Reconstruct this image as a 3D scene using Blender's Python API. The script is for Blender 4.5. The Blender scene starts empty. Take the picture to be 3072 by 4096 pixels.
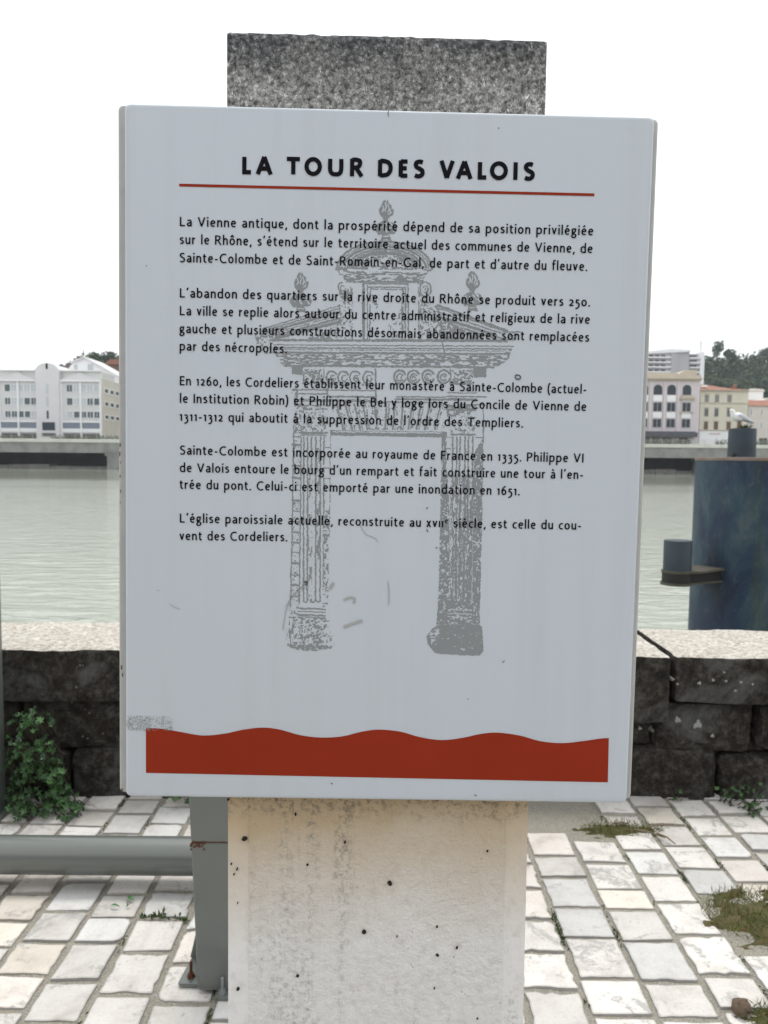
import bpy, math, random
import numpy as np
from mathutils import Vector, Matrix, Euler, noise as mnoise
S = bpy.context.scene
C = S.collection
R = math.radians
rng = random.Random(7)
nrg = np.random.default_rng(11)

# ------------------------------------------------------------------ camera
EYE, PITCH, ROLL, FPX = 1.5, R(4.0), R(0.5), 3077.0
fw = Vector((0, math.cos(PITCH), -math.sin(PITCH)))
u0 = Vector((0, math.sin(PITCH), math.cos(PITCH))); r0 = Vector((1, 0, 0))
rt = r0*math.cos(ROLL) + u0*math.sin(ROLL)
up = -r0*math.sin(ROLL) + u0*math.cos(ROLL)
cd = bpy.data.cameras.new('camera'); cam = bpy.data.objects.new('camera', cd); C.objects.link(cam)
cam.matrix_world = Matrix(((rt.x, up.x, -fw.x, 0), (rt.y, up.y, -fw.y, 0), (rt.z, up.z, -fw.z, EYE), (0, 0, 0, 1)))
cd.sensor_fit = 'VERTICAL'; cd.sensor_height = 36.0; cd.lens = FPX/4096*36.0
cd.clip_start = 0.05; cd.clip_end = 5000
cd.dof.use_dof = True; cd.dof.focus_distance = 0.90; cd.dof.aperture_fstop = 12.5
S.camera = cam
# ------------------------------------------------------------------ world, sun, exposure
SUN_EL, SUN_AZ = R(74), R(10)
w = bpy.data.worlds.new('World'); S.world = w; w.use_nodes = True
nt = w.node_tree; nt.nodes.clear()
wo = nt.nodes.new('ShaderNodeOutputWorld'); bg = nt.nodes.new('ShaderNodeBackground')
sky = nt.nodes.new('ShaderNodeTexSky'); sky.sky_type = 'NISHITA'; sky.sun_disc = False
sky.sun_elevation = SUN_EL; sky.sun_rotation = SUN_AZ; sky.dust_density = 5.0; sky.air_density = 1.5; sky.ozone_density = 1.0
hs = nt.nodes.new('ShaderNodeHueSaturation'); hs.inputs['Saturation'].default_value = 0.25
cl = nt.nodes.new('ShaderNodeMix'); cl.data_type = 'RGBA'; cl.inputs[0].default_value = 0.86
cl.inputs[7].default_value = (12.0, 12.35, 12.45, 1)           # even bright cloud layer under the sky
nt.links.new(sky.outputs[0], hs.inputs['Color']); nt.links.new(hs.outputs[0], cl.inputs[6])
nt.links.new(cl.outputs[2], bg.inputs[0]); nt.links.new(bg.outputs[0], wo.inputs[0])
bg.inputs[1].default_value = 0.088
sd = bpy.data.lights.new('sun', 'SUN'); sun = bpy.data.objects.new('sun', sd); C.objects.link(sun)
sd.energy = 1.15; sd.angle = R(14); sd.color = (1.0, 0.965, 0.91)
sv = Vector((math.sin(SUN_AZ)*math.cos(SUN_EL), math.cos(SUN_AZ)*math.cos(SUN_EL), math.sin(SUN_EL)))
sun.rotation_euler = sv.to_track_quat('Z', 'Y').to_euler(); sun.location = (5, 20, 30)
S.view_settings.view_transform = 'Standard'; S.view_settings.look = 'None'
S.view_settings.exposure = 0.42; S.view_settings.gamma = 1.0
S.render.engine = 'CYCLES'; S.cycles.use_denoising = True; S.cycles.max_bounces = 6

# ------------------------------------------------------------------ helpers
def ray(px, py):
    return rt*((px-1536)/FPX) - up*((py-2048)/FPX) + fw
EYEV = Vector((0, 0, EYE))
def ground(px, py, z=0.0):
    d = ray(px, py); return EYEV + d*((z-EYE)/d.z)

class MB:
    """collects faces, links them as one mesh object"""
    def __init__(s): s.v = []; s.f = []; s.m = []; s.col = []
    def add(s, vs, fs, mi=0, col=None):
        o = len(s.v); s.v += [tuple(p) for p in vs]
        for q in fs: s.f.append(tuple(i+o for i in q)); s.m.append(mi); s.col.append(col)
    def quad(s, a, b, c, d, mi=0, col=None): s.add((a, b, c, d), ((0, 1, 2, 3),), mi, col)
    def box(s, x0, x1, y0, y1, z0, z1, mi=0, col=None):
        s.add([(x0,y0,z0),(x1,y0,z0),(x1,y1,z0),(x0,y1,z0),(x0,y0,z1),(x1,y0,z1),(x1,y1,z1),(x0,y1,z1)],
              [(3,2,1,0),(4,5,6,7),(0,1,5,4),(1,2,6,5),(2,3,7,6),(3,0,4,7)], mi, col)
    def prism(s, pts, y0, y1, mi=0, col=None):      # outline in xz pushed along y
        n = len(pts); vs = [(x, y0, z) for x, z in pts] + [(x, y1, z) for x, z in pts]
        s.add(vs, [tuple(range(n)), tuple(range(2*n-1, n-1, -1))] + [(i, i+n, (i+1) % n+n, (i+1) % n) for i in range(n)], mi, col)
    def slab(s, pts, z0, z1, mi=0, col=None):       # outline in xy pushed along z
        n = len(pts); vs = [(x, y, z0) for x, y in pts] + [(x, y, z1) for x, y in pts]
        s.add(vs, [tuple(range(n-1, -1, -1)), tuple(range(n, 2*n))] + [(i, (i+1) % n, (i+1) % n+n, i+n) for i in range(n)], mi, col)
    def tube(s, path, rad, n=12, mi=0, caps=True, col=None):
        path = [Vector(p) for p in path]; rad = rad if isinstance(rad, (list, tuple)) else [rad]*len(path)
        rings = []; base = len(s.v); ref = None
        for i, p in enumerate(path):
            t = (path[min(i+1, len(path)-1)] - path[max(i-1, 0)]).normalized()
            if ref is None: ref = t.orthogonal().normalized()
            a = (ref - t*ref.dot(t)).normalized(); b = t.cross(a); ref = a
            rings.append([p + (a*math.cos(k*2*math.pi/n) + b*math.sin(k*2*math.pi/n))*rad[i] for k in range(n)])
        vs = [q for r_ in rings for q in r_]; fs = []
        for i in range(len(path)-1):
            for k in range(n): fs.append((i*n+k, i*n+(k+1) % n, (i+1)*n+(k+1) % n, (i+1)*n+k))
        if caps: fs += [tuple(range(n-1, -1, -1)), tuple(range((len(path)-1)*n, len(path)*n))]
        s.add(vs, fs, mi, col)
    def lathe(s, prof, n=48, cx=0, cy=0, mi=0):
        vs = []; fs = []
        for r_, z in prof: vs += [(cx+r_*math.cos(k*2*math.pi/n), cy+r_*math.sin(k*2*math.pi/n), z) for k in range(n)]
        for i in range(len(prof)-1):
            for k in range(n): fs.append((i*n+k, i*n+(k+1) % n, (i+1)*n+(k+1) % n, (i+1)*n+k))
        fs += [tuple(range(n-1, -1, -1)), tuple(range((len(prof)-1)*n, len(prof)*n))]
        s.add(vs, fs, mi)
    def leaf(s, p, d, nrm, l, wd, mi=0, col=None):
        d = d.normalized(); sdv = d.cross(nrm).normalized(); n2 = sdv.cross(d)
        a, b = p, p+d*l; m = p+d*l*0.45
        s.add([a, m+sdv*wd*.5+n2*wd*.15, b, m-sdv*wd*.5+n2*wd*.15], [(0, 1, 2), (0, 2, 3)], mi, col)
    def build(s, name, mats, parent=None, org=None, smooth=False, bevel=0, bseg=2, world=True):
        me = bpy.data.meshes.new(name)
        o = bpy.data.objects.new(name, me); C.objects.link(o)
        if org is None: org = parent['_org'] if (parent is not None and '_org' in parent) else (0, 0, 0)
        if not world: org = (0, 0, 0)
        me.from_pydata([(x-org[0], y-org[1], z-org[2]) for x, y, z in s.v], [], s.f)
        for m in (mats if isinstance(mats, (list, tuple)) else [mats]): me.materials.append(m)
        me.polygons.foreach_set('material_index', s.m)
        if any(c is not None for c in s.col):
            at = me.color_attributes.new('tone', 'FLOAT_COLOR', 'CORNER')
            dat = np.ones((len(me.loops), 4), np.float32); k = 0
            for f, c in zip(s.f, s.col):
                if c is not None: dat[k:k+len(f), :3] = c
                k += len(f)
            at.data.foreach_set('color', dat.ravel())
        if smooth:
            me.polygons.foreach_set('use_smooth', [True]*len(me.polygons))
            if smooth is not True: me.set_sharp_from_angle(angle=R(smooth))
        if bevel:
            b = o.modifiers.new('bevel', 'BEVEL'); b.width = bevel; b.segments = bseg; b.limit_method = 'ANGLE'
        if parent is not None: o.parent = parent; o['_org'] = org
        else: o.location = org
        return o
def tag(o, label=None, cat=None, group=None, kind=None):
    if label: o['label'] = label
    if cat: o['category'] = cat
    if group: o['group'] = group
    if kind: o['kind'] = kind
    return o
def empty(name, loc, label, cat, group=None):
    o = bpy.data.objects.new(name, None); C.objects.link(o); o.location = loc; o['_org'] = tuple(loc)
    o.empty_display_size = .1
    return tag(o, label, cat, group)

# ---- materials
def nodes(name):
    m = bpy.data.materials.new(name); m.use_nodes = True; t = m.node_tree
    return m, t, t.nodes['Principled BSDF']
def N(t, ty, **kw):
    n = t.nodes.new(ty)
    for k, v in kw.items():
        if k in n.inputs: n.inputs[k].default_value = v
        else: setattr(n, k, v)
    return n
def ramp(t, stops):
    r_ = t.nodes.new('ShaderNodeValToRGB'); e = r_.color_ramp.elements
    while len(e) < len(stops): e.new(.5)
    for q, (p, c) in zip(e, stops):
        q.position = p; q.color = (c, c, c, 1) if not isinstance(c, tuple) else (*c, 1)
    return r_
def mixc(t, fac, a, b, mode='MIX'):
    m = t.nodes.new('ShaderNodeMix'); m.data_type = 'RGBA'; m.blend_type = mode
    for sock, v in ((0, fac), (6, a), (7, b)):
        if isinstance(v, (int, float)): m.inputs[sock].default_value = v
        elif isinstance(v, tuple): m.inputs[sock].default_value = (*v, 1)
        else: t.links.new(v, m.inputs[sock])
    return m.outputs[2]
def noise_(t, scale, detail=4, rough=.6, vec=None, dist=0):
    n = N(t, 'ShaderNodeTexNoise'); n.inputs['Scale'].default_value = scale; n.inputs['Detail'].default_value = detail
    n.inputs['Roughness'].default_value = rough; n.inputs['Distortion'].default_value = dist
    if vec is not None: t.links.new(vec, n.inputs['Vector'])
    return n.outputs['Fac']
def bump(t, b, h, strength=.3, dist=.01):
    k = N(t, 'ShaderNodeBump'); k.inputs['Strength'].default_value = strength; k.inputs['Distance'].default_value = dist
    t.links.new(h, k.inputs['Height'])
    t.links.new(k.outputs[0], b.inputs['Normal']); return k
def coords(t, scale=(1, 1, 1)):
    c = N(t, 'ShaderNodeTexCoord'); mp = N(t, 'ShaderNodeMapping'); mp.inputs['Scale'].default_value = scale
    t.links.new(c.outputs['Object'], mp.inputs[0]); return mp.outputs[0]
def mat(name, col, rough=.6, var=.25, scale=6, bmp=0, bscale=40, metal=0, col2=None, spec=.5, tone=False, coat=0):
    m, t, b = nodes(name); v = coords(t)
    f = noise_(t, scale, 5, .65, v); rr = ramp(t, [(.3, 0.0), (.7, 1.0)]); t.links.new(f, rr.inputs[0])
    c2 = col2 or tuple(c*(1-var) for c in col)
    out = mixc(t, rr.outputs[0], col, c2)
    if tone:
        a = N(t, 'ShaderNodeVertexColor'); a.layer_name = 'tone'; out = mixc(t, 1.0, out, a.outputs[0], 'MULTIPLY')
    t.links.new(out, b.inputs['Base Color'])
    b.inputs['Roughness'].default_value = rough; b.inputs['Metallic'].default_value = metal
    b.inputs['Specular IOR Level'].default_value = spec; b.inputs['Coat Weight'].default_value = coat
    if bmp: bump(t, b, noise_(t, bscale, 6, .6, v), bmp, .01)
    return m
def flat(name, col, rough=.5, spec=.5):
    m, t, b = nodes(name); b.inputs['Base Color'].default_value = (*col, 1); b.inputs['Roughness'].default_value = rough
    b.inputs['Specular IOR Level'].default_value = spec; return m

# ================================================================== THE SETTING
# ---- water
WATER_Z = -1.7
m_water, t, b = nodes('river_water')
v = coords(t, (.35, 1, 1))
b.inputs['Roughness'].default_value = .07; b.inputs['IOR'].default_value = 1.33
n1 = noise_(t, 2.2, 5, .62, v, .6); n2 = noise_(t, .09, 3, .5, coords(t, (.3, 1, 1)), .4)
t.links.new(mixc(t, n2, (.33, .36, .30), (.40, .425, .36)), b.inputs['Base Color'])
bump(t, b, n1, .28, .12)
mb = MB(); mb.quad((-900, 3.9, WATER_Z), (900, 3.9, WATER_Z), (900, 190, WATER_Z), (-900, 190, WATER_Z))
tag(mb.build('river', m_water), kind='structure')

cs_ = N(t, 'ShaderNodeSeparateXYZ'); t.links.new(coords(t), cs_.inputs[0])
wob = N(t, 'ShaderNodeMath', operation='MULTIPLY_ADD'); t.links.new(noise_(t, .06, 4, .6, coords(t, (.12, 1, 1))), wob.inputs[0]); wob.inputs[1].default_value = 90; t.links.new(cs_.outputs[1], wob.inputs[2])
mr = N(t, 'ShaderNodeMapRange'); mr.inputs[1].default_value = 112; mr.inputs[2].default_value = 150; mr.inputs[3].default_value = .75; mr.inputs[4].default_value = .06; t.links.new(wob.outputs[0], mr.inputs[0])
for n_ in t.nodes:
    if n_.type == 'BUMP': t.links.new(mr.outputs[0], n_.inputs['Strength'])      # calm water in the lee of the far quay
# ---- pavement: limestone setts in courses, grey mortar
m_mortar, t, b = nodes('mortar'); v = coords(t)
f = noise_(t, 160, 6, .75, v); r1 = ramp(t, [(.3, (.13, .115, .097)), (.5, (.30, .28, .245)), (.72, (.52, .495, .455))]); t.links.new(f, r1.inputs[0])
f2 = noise_(t, 2.1, 4, .6, v); r2 = ramp(t, [(.52, 0.0), (.7, 1.0)]); t.links.new(f2, r2.inputs[0])
f3 = noise_(t, 45, 5, .7, v); r3 = ramp(t, [(.5, 0.0), (.62, .8)]); t.links.new(f3, r3.inputs[0])
k = N(t, 'ShaderNodeMath', operation='MULTIPLY'); t.links.new(r2.outputs[0], k.inputs[0]); t.links.new(r3.outputs[0], k.inputs[1])
fm = noise_(t, 26, 5, .7, v, .8); rm = ramp(t, [(.42, 0.0), (.62, .75)]); t.links.new(fm, rm.inputs[0])
t.links.new(mixc(t, k.outputs[0], mixc(t, rm.outputs[0], r1.outputs[0], mixc(t, f, (.16, .145, .09), (.50, .47, .38))), (.11, .13, .05)), b.inputs['Base Color'])
b.inputs['Roughness'].default_value = .95; bump(t, b, f, .9, .006)

m_stone, t, b = nodes('limestone'); v = coords(t)
a = N(t, 'ShaderNodeVertexColor'); a.layer_name = 'tone'
f = noise_(t, 9, 6, .65, v); r1 = ramp(t, [(.3, (.56, .53, .50)), (.48, (.72, .695, .665)), (.7, (.79, .775, .755))]); t.links.new(f, r1.inputs[0])
c1 = mixc(t, 1.0, r1.outputs[0], a.outputs[0], 'MULTIPLY')
f2 = noise_(t, 5.5, 8, .75, v, 1.2); f4 = noise_(t, 60, 6, .7, v)
ad = N(t, 'ShaderNodeMath', operation='MULTIPLY_ADD'); t.links.new(f4, ad.inputs[0]); ad.inputs[1].default_value = .35; t.links.new(f2, ad.inputs[2])
r2 = ramp(t, [(.735, 0.0), (.79, .75)]); t.links.new(ad.outputs[0], r2.inputs[0])        # worn, dirt-filled spalls
c2 = mixc(t, r2.outputs[0], c1, (.33, .325, .315))
vo = N(t, 'ShaderNodeTexVoronoi'); vo.inputs['Scale'].default_value = 38; t.links.new(v, vo.inputs['Vector'])
r3 = ramp(t, [(.05, 1.0), (.10, 0.0)]); t.links.new(vo.outputs['Distance'], r3.inputs[0])
f5 = noise_(t, 14, 3, .5, v); r5 = ramp(t, [(.55, 0.0), (.66, .55)]); t.links.new(f5, r5.inputs[0])
k = N(t, 'ShaderNodeMath', operation='MULTIPLY'); t.links.new(r3.outputs[0], k.inputs[0]); t.links.new(r5.outputs[0], k.inputs[1])
c3 = mixc(t, k.outputs[0], c2, (.25, .24, .23))
f6 = noise_(t, 110, 5, .8, v); r6 = ramp(t, [(.50, 0.0), (.68, .55)]); t.links.new(f6, r6.inputs[0])
c3 = mixc(t, r6.outputs[0], c3, (.42, .40, .37))
t.links.new(c3, b.inputs['Base Color']); b.inputs['Roughness'].default_value = .8
hh = N(t, 'ShaderNodeMath', operation='SUBTRACT'); t.links.new(f4, hh.inputs[0]); t.links.new(r2.outputs[0], hh.inputs[1])
bump(t, b, hh.outputs[0], .35, .004)

xs = [-1.45, -1.286, -1.122, -.957, -.797, -.629, -.458, -.287, -.115, .056, .227, .40, .572, .75, .93, 1.095, 1.265, 1.43]
while xs[0] > -4.2: xs.insert(0, xs[0]-rng.uniform(.155, .178))
while xs[-1] < 4.2: xs.append(xs[-1]+rng.uniform(.155, .178))
known = {-1.45: [3.043], -1.286: [2.118, 2.254, 2.382, 2.536, 3.026, 3.167], -1.122: [1.985, 2.124, 2.278, 2.443, 2.615, 2.963, 3.132, 3.268],
         -.957: [1.94, 2.101, 2.276, 2.407, 2.544, 3.052, 3.201], -.797: [2.049, 2.235, 2.405, 2.567], -.629: [2.017, 2.182, 2.345],
         .40: [2.083, 2.249, 2.416, 2.599], .572: [1.984, 2.132, 2.321, 2.489, 2.676, 2.823, 3.014],
         .75: [1.974, 2.121, 2.306, 2.477, 2.601, 2.776, 2.946], .93: [2.15, 2.343, 2.526, 2.696, 2.867],
         1.095: [2.571, 2.738, 2.908, 3.074], 1.265: [2.815, 2.992, 3.155]}
def in_bare(x, y):      # places where stones are missing: mortar patch by the post, moss at the right
    return (.60 < x < .93 and 3.0 < y < 3.5 and not (x > .88 and y < 3.05)) or ((x-1.26)/.15)**2 + ((y-2.44)/.13)**2 < 1
stones = MB()
for ci in range(len(xs)-1):
    xa, xb = xs[ci], xs[ci+1]
    js = list(known.get(xa, [rng.uniform(1.95, 2.15)]))
    out = [js[0]]
    for q in js[1:]:
        gap = q-out[-1]
        if gap > .26:
            n = round(gap/.165); p0 = out[-1]
            out += [p0+gap*(i+1)/n+(rng.uniform(-.012, .012) if i < n-1 else 0) for i in range(n)]
        else: out.append(q)
    while out[-1] < 3.6: out.append(out[-1]+rng.uniform(.135, .185))
    while out[0] > .6: out.insert(0, out[0]-rng.uniform(.135, .185))
    for ya, yb in zip(out[:-1], out[1:]):
        if ya > 3.42: continue
        cx, cy = (xa+xb)/2, (ya+yb)/2
        if in_bare(cx, cy): continue
        g = rng.uniform(.004, .0085); sh = rng.uniform(-.004, .004)
        co = [(xa+g+rng.uniform(0, .005), ya+g*.9+rng.uniform(0, .006)), (xb-g-rng.uniform(0, .005), ya+g*.9+rng.uniform(0, .006)),
              (xb-g-rng.uniform(0, .005), yb-g*.9-rng.uniform(0, .006)), (xa+g+rng.uniform(0, .005), yb-g*.9-rng.uniform(0, .006))]
        ring = []
        rough = rng.choice([.0014, .002, .0032, .0045, .008])
        for i in range(4):
            p, q = Vector(co[i]), Vector(co[(i+1) % 4]); pv = Vector(co[i-1])
            cr = rng.choice([.003, .004, .005, .007, .026 if rng.random() < .22 else .005])
            d1 = (q-p).normalized(); d0 = (pv-p).normalized()
            ring += [p+d0*cr, p+(d0+d1)*cr*.32, p+d1*cr]
            for s_ in (.22, .36, .5, .64, .78):
                nn = Vector((-d1.y, d1.x)); ring.append(p.lerp(q, s_)+nn*(rng.uniform(-.3, 1)*rough))
        zt = rng.uniform(-.0025, .002); tx, ty = rng.uniform(-.02, .02), rng.uniform(-.02, .02)
        base = rng.uniform(.70, 1.0)
        kind = rng.random()
        tone = (base, base*.985, base*.97) if kind < .55 else ((base*1.0, base*.955, base*.925) if kind < .72 else ((base, base*.945, base*.86) if kind < .78 else (base*.93, base*.945, base*.96)))
        n = len(ring); ctr = Vector((cx, cy))
        def lift(p, ins, dz): 
            q = ctr+(p-ctr)*(1-ins); return (q.x, q.y, zt+(q.x-cx)*tx+(q.y-cy)*ty+dz)
        vs = [lift(p, .07, 0) for p in ring]+[lift(p, .015, -.0012) for p in ring]+[lift(p, 0, -.005) for p in ring]+[lift(p, -.01, -.03) for p in ring]
        fs = [tuple(range(n))]
        for l in range(3): fs += [(l*n+i, (l+1)*n+i, (l+1)*n+(i+1) % n, l*n+(i+1) % n) for i in range(n)]
        stones.add(vs, fs, 1, tone)
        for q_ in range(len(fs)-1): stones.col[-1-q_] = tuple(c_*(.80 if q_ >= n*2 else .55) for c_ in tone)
# mortar bed as a gently uneven sheet, then far plain paving around
nx, ny = 120, 60
gv = [(-4.3+8.6*i/nx, .4+3.2*j/ny, -.0075+.003*mnoise.noise(Vector((i*.9, j*.9, 0)))) for j in range(ny+1) for i in range(nx+1)]
stones.add(gv, [(j*(nx+1)+i, j*(nx+1)+i+1, (j+1)*(nx+1)+i+1, (j+1)*(nx+1)+i) for j in range(ny) for i in range(nx)], 0)
stones.quad((-40, -30, -.03), (40, -30, -.03), (40, 3.6, -.03), (-40, 3.6, -.03), 0)
tag(stones.build('pavement', [m_mortar, m_stone], smooth=25), kind='structure')

# ---- parapet wall along the quay
m_cop, t, b = nodes('coping_granite'); v = coords(t)
f = noise_(t, 55, 6, .8, v); r1 = ramp(t, [(.34, (.13, .11, .09)), (.44, (.42, .375, .32)), (.54, (.68, .64, .58)), (.68, (.82, .80, .77))]); t.links.new(f, r1.inputs[0])
f2 = noise_(t, 6, 5, .7, v); r2 = ramp(t, [(.4, 0.0), (.75, .5)]); t.links.new(f2, r2.inputs[0])
t.links.new(mixc(t, r2.outputs[0], r1.outputs[0], (.38, .34, .29)), b.inputs['Base Color']); b.inputs['Roughness'].default_value = .9
bump(t, b, f, .9, .012)
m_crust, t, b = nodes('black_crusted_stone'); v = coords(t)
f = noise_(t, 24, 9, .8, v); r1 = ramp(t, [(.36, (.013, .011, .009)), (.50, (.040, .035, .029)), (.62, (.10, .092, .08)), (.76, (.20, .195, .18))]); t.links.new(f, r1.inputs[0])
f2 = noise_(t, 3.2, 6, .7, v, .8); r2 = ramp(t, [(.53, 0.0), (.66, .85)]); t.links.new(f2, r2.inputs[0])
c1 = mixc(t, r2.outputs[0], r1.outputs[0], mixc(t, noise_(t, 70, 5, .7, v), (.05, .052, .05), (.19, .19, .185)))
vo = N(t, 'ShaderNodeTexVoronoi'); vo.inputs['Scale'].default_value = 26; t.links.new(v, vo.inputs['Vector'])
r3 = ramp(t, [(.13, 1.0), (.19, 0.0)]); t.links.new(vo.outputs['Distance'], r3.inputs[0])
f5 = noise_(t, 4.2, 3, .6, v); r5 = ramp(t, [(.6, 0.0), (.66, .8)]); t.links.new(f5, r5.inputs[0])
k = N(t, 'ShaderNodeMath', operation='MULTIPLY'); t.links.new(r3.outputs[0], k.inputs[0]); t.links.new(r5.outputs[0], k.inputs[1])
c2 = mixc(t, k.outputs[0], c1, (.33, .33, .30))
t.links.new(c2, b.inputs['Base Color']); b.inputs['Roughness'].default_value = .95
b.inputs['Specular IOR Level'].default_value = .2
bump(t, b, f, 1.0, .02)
m_lichen = mat('pale_lichen', (.34, .34, .32), .95, .3, 60)

wall = empty('parapet_wall', (0, 3.3, 0), 'low black crusted stone parapet wall with pale worn coping along the river', 'wall')
def wall_y(x): return 3.29+.07*math.exp(-((x-.6)/1.1)**2)
def block(name, x0, x1, y0, y1, z0, z1, mats, topm=True, amp=.008, rnd=.03, res=.035, skew=0):
    """rough stone block: subdivided box with rounded corners and noise; front bends with the wall"""
    m_ = MB(); nx_ = max(3, int((x1-x0)/res)); ny_ = max(3, int((y1-y0)/res)); nz_ = max(3, int((z1-z0)/res)); off = rng.uniform(0, 99)
    def pos(u, v_, w_):
        x = x0+(x1-x0)*u; y = y0+(y1-y0)*v_; z = z0+(z1-z0)*w_
        c = Vector((min(max(x, x0+rnd), x1-rnd), min(max(y, y0+rnd), y1-rnd), min(max(z, z0+rnd), z1-rnd)))
        d = Vector((x, y, z))-c
        if d.length > 1e-6:
            cheb = max(abs(d.x), abs(d.y), abs(d.z)); p = c+d.normalized()*cheb
        else: p = c
        q = Vector((p.x, p.y, p.z))*5+Vector((off, 0, 0))
        p = p+mnoise.noise_vector(q)*amp+mnoise.noise_vector(q*5)*amp*.45
        p.y += (wall_y(p.x)-3.3); p.x += skew*(p.z-z0)
        return p
    def face(fn, a, b_, mi):
        vs = [fn(i/a, j/b_) for j in range(b_+1) for i in range(a+1)]
        m_.add(vs, [(j*(a+1)+i, j*(a+1)+i+1, (j+1)*(a+1)+i+1, (j+1)*(a+1)+i) for j in range(b_) for i in range(a)], mi)
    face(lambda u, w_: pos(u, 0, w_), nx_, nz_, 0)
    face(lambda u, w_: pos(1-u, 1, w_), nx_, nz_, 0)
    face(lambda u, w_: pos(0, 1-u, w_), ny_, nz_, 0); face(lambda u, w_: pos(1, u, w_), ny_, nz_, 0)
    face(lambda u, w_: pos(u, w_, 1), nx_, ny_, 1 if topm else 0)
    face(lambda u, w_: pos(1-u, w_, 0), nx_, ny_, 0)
    return m_
def merge(dst, src): dst.add(src.v, src.f, 0); dst.m[-len(src.f):] = src.m
WALLV = []
# coping slabs
for x0, x1, z0, z1 in ((-3.6, -2.05, .44, .665), (-2.045, -.42, .43, .665), (-.41, .55, .42, .655), (.56, 1.265, .34, .645), (1.285, 2.5, .435, .647), (2.51, 3.9, .44, .645)):
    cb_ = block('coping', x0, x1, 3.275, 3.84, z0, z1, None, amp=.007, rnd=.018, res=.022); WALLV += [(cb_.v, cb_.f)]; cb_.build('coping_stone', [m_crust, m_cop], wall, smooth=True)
# rubble courses below
rub = MB()
x = -3.6
while x < 3.9:
    wdt = rng.uniform(.28, .55); 
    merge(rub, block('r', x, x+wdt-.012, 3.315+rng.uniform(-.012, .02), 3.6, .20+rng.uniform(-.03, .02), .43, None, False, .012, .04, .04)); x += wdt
x = -3.75
while x < 3.9:
    wdt = rng.uniform(.25, .6)
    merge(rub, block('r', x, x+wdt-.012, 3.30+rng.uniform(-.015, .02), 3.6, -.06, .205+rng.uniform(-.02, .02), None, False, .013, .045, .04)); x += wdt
rub.box(-40, 40, 3.42, 3.78, -3.0, .42)
rub.box(-40, -3.6, 3.3, 3.8, -.05, .65); rub.box(3.9, 40, 3.3, 3.8, -.05, .65)
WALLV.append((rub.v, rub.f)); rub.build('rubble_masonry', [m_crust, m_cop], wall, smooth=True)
# crusts of pale lichen and mortar dabs on the right of the wall
from mathutils.bvhtree import BVHTree
wv_, wf_ = [], []
for v__, f__ in WALLV: wf_ += [tuple(i_+len(wv_) for i_ in q_) for q_ in f__]; wv_ += v__
wall_bvh = BVHTree.FromPolygons(wv_, wf_)
for px, py, r_ in ((2730, 2897, 13), (2812, 2915, 18), (2632, 2947, 14), (2580, 2934, 8), (2870, 2960, 8), (2690, 2718, 7), (2715, 2740, 5), (2800, 2735, 8), (2898, 2690, 5), (2940, 2762, 6), (2962, 2728, 6), (3008, 2735, 5), (2855, 2722, 6), (2905, 2725, 6)):
    d = ray(px, py); p = EYEV+d*((3.30)/d.y); s_ = r_*3.45/FPX
    li = MB(); n = 14; ph = rng.uniform(0, 6); pts_ = []
    for rr in (0, .55, 1):
        for a_ in [k_*2*math.pi/n for k_ in range(n if rr else 1)]:
            q_ = rr*s_*(1+(.32*math.sin(3*a_+ph)+.2*math.sin(5*a_+ph*2)) if rr == 1 else 1); x_, z_ = p.x+q_*math.cos(a_), p.z+q_*math.sin(a_)*.95
            h_ = wall_bvh.ray_cast(Vector((x_, 2.5, z_)), Vector((0, 1, 0))); pts_.append((x_, (h_[0].y if h_[0] else 3.3)-(.003 if rr < 1 else -.001), z_))
    li.add(pts_, [(0, 1+k_, 1+(k_+1) % n) for k_ in range(n)]+[(1+k_, 1+n+k_, 1+n+(k_+1) % n, 1+(k_+1) % n) for k_ in range(n)])
    li.build('lichen_patch', m_lichen, wall, smooth=True)

# ---- far bank
m_conc = mat('quay_concrete', (.30, .30, .285), .9, .45, .35, .4, 3)
m_parap = mat('pale_quay_edge', (.62, .62, .57), .9, .2, .5)
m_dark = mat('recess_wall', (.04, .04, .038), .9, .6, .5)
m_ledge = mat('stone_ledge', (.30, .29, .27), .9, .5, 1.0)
m_bank = mat('asphalt', (.16, .16, .155), .9, .3, .3)
QY = 180.0
q = empty('river_quay', (0, QY, 0), 'long grey concrete quay deck on piers over the far side of the river', 'quay')
mb = MB(); mb.box(-400, 420, QY, QY+9, 2.15, 4.55); mb.build('deck_beam', m_conc, q)
mb = MB(); mb.box(-400, 420, QY-.25, QY+1.0, 4.56, 5.4); mb.build('parapet', m_parap, q)
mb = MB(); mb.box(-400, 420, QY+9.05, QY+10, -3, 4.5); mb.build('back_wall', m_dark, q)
mb = MB()
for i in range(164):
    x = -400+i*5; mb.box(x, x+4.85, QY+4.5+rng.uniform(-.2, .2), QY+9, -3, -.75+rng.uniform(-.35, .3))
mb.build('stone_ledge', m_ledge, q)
for px in (-960, -500, 20-56, 428, 900, 1370, 1840, 2310, 2800, 3270):
    if px == -36: continue
    x = (px-1536)*QY/FPX; mb = MB(); mb.box(x, x+2.8, QY+.15, QY+5, -3, 2.4); mb.box(x-.5, x+3.3, QY+.1, QY+5, 1.5, 2.2)
    mb.build('pier', m_conc, q)
mb = MB(); mb.quad((-700, QY+1, 4.58), (900, QY+1, 4.58), (900, 1500, 4.58), (-700, 1500, 4.58))
tag(mb.build('riverside_road', m_bank), kind='structure')

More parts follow.
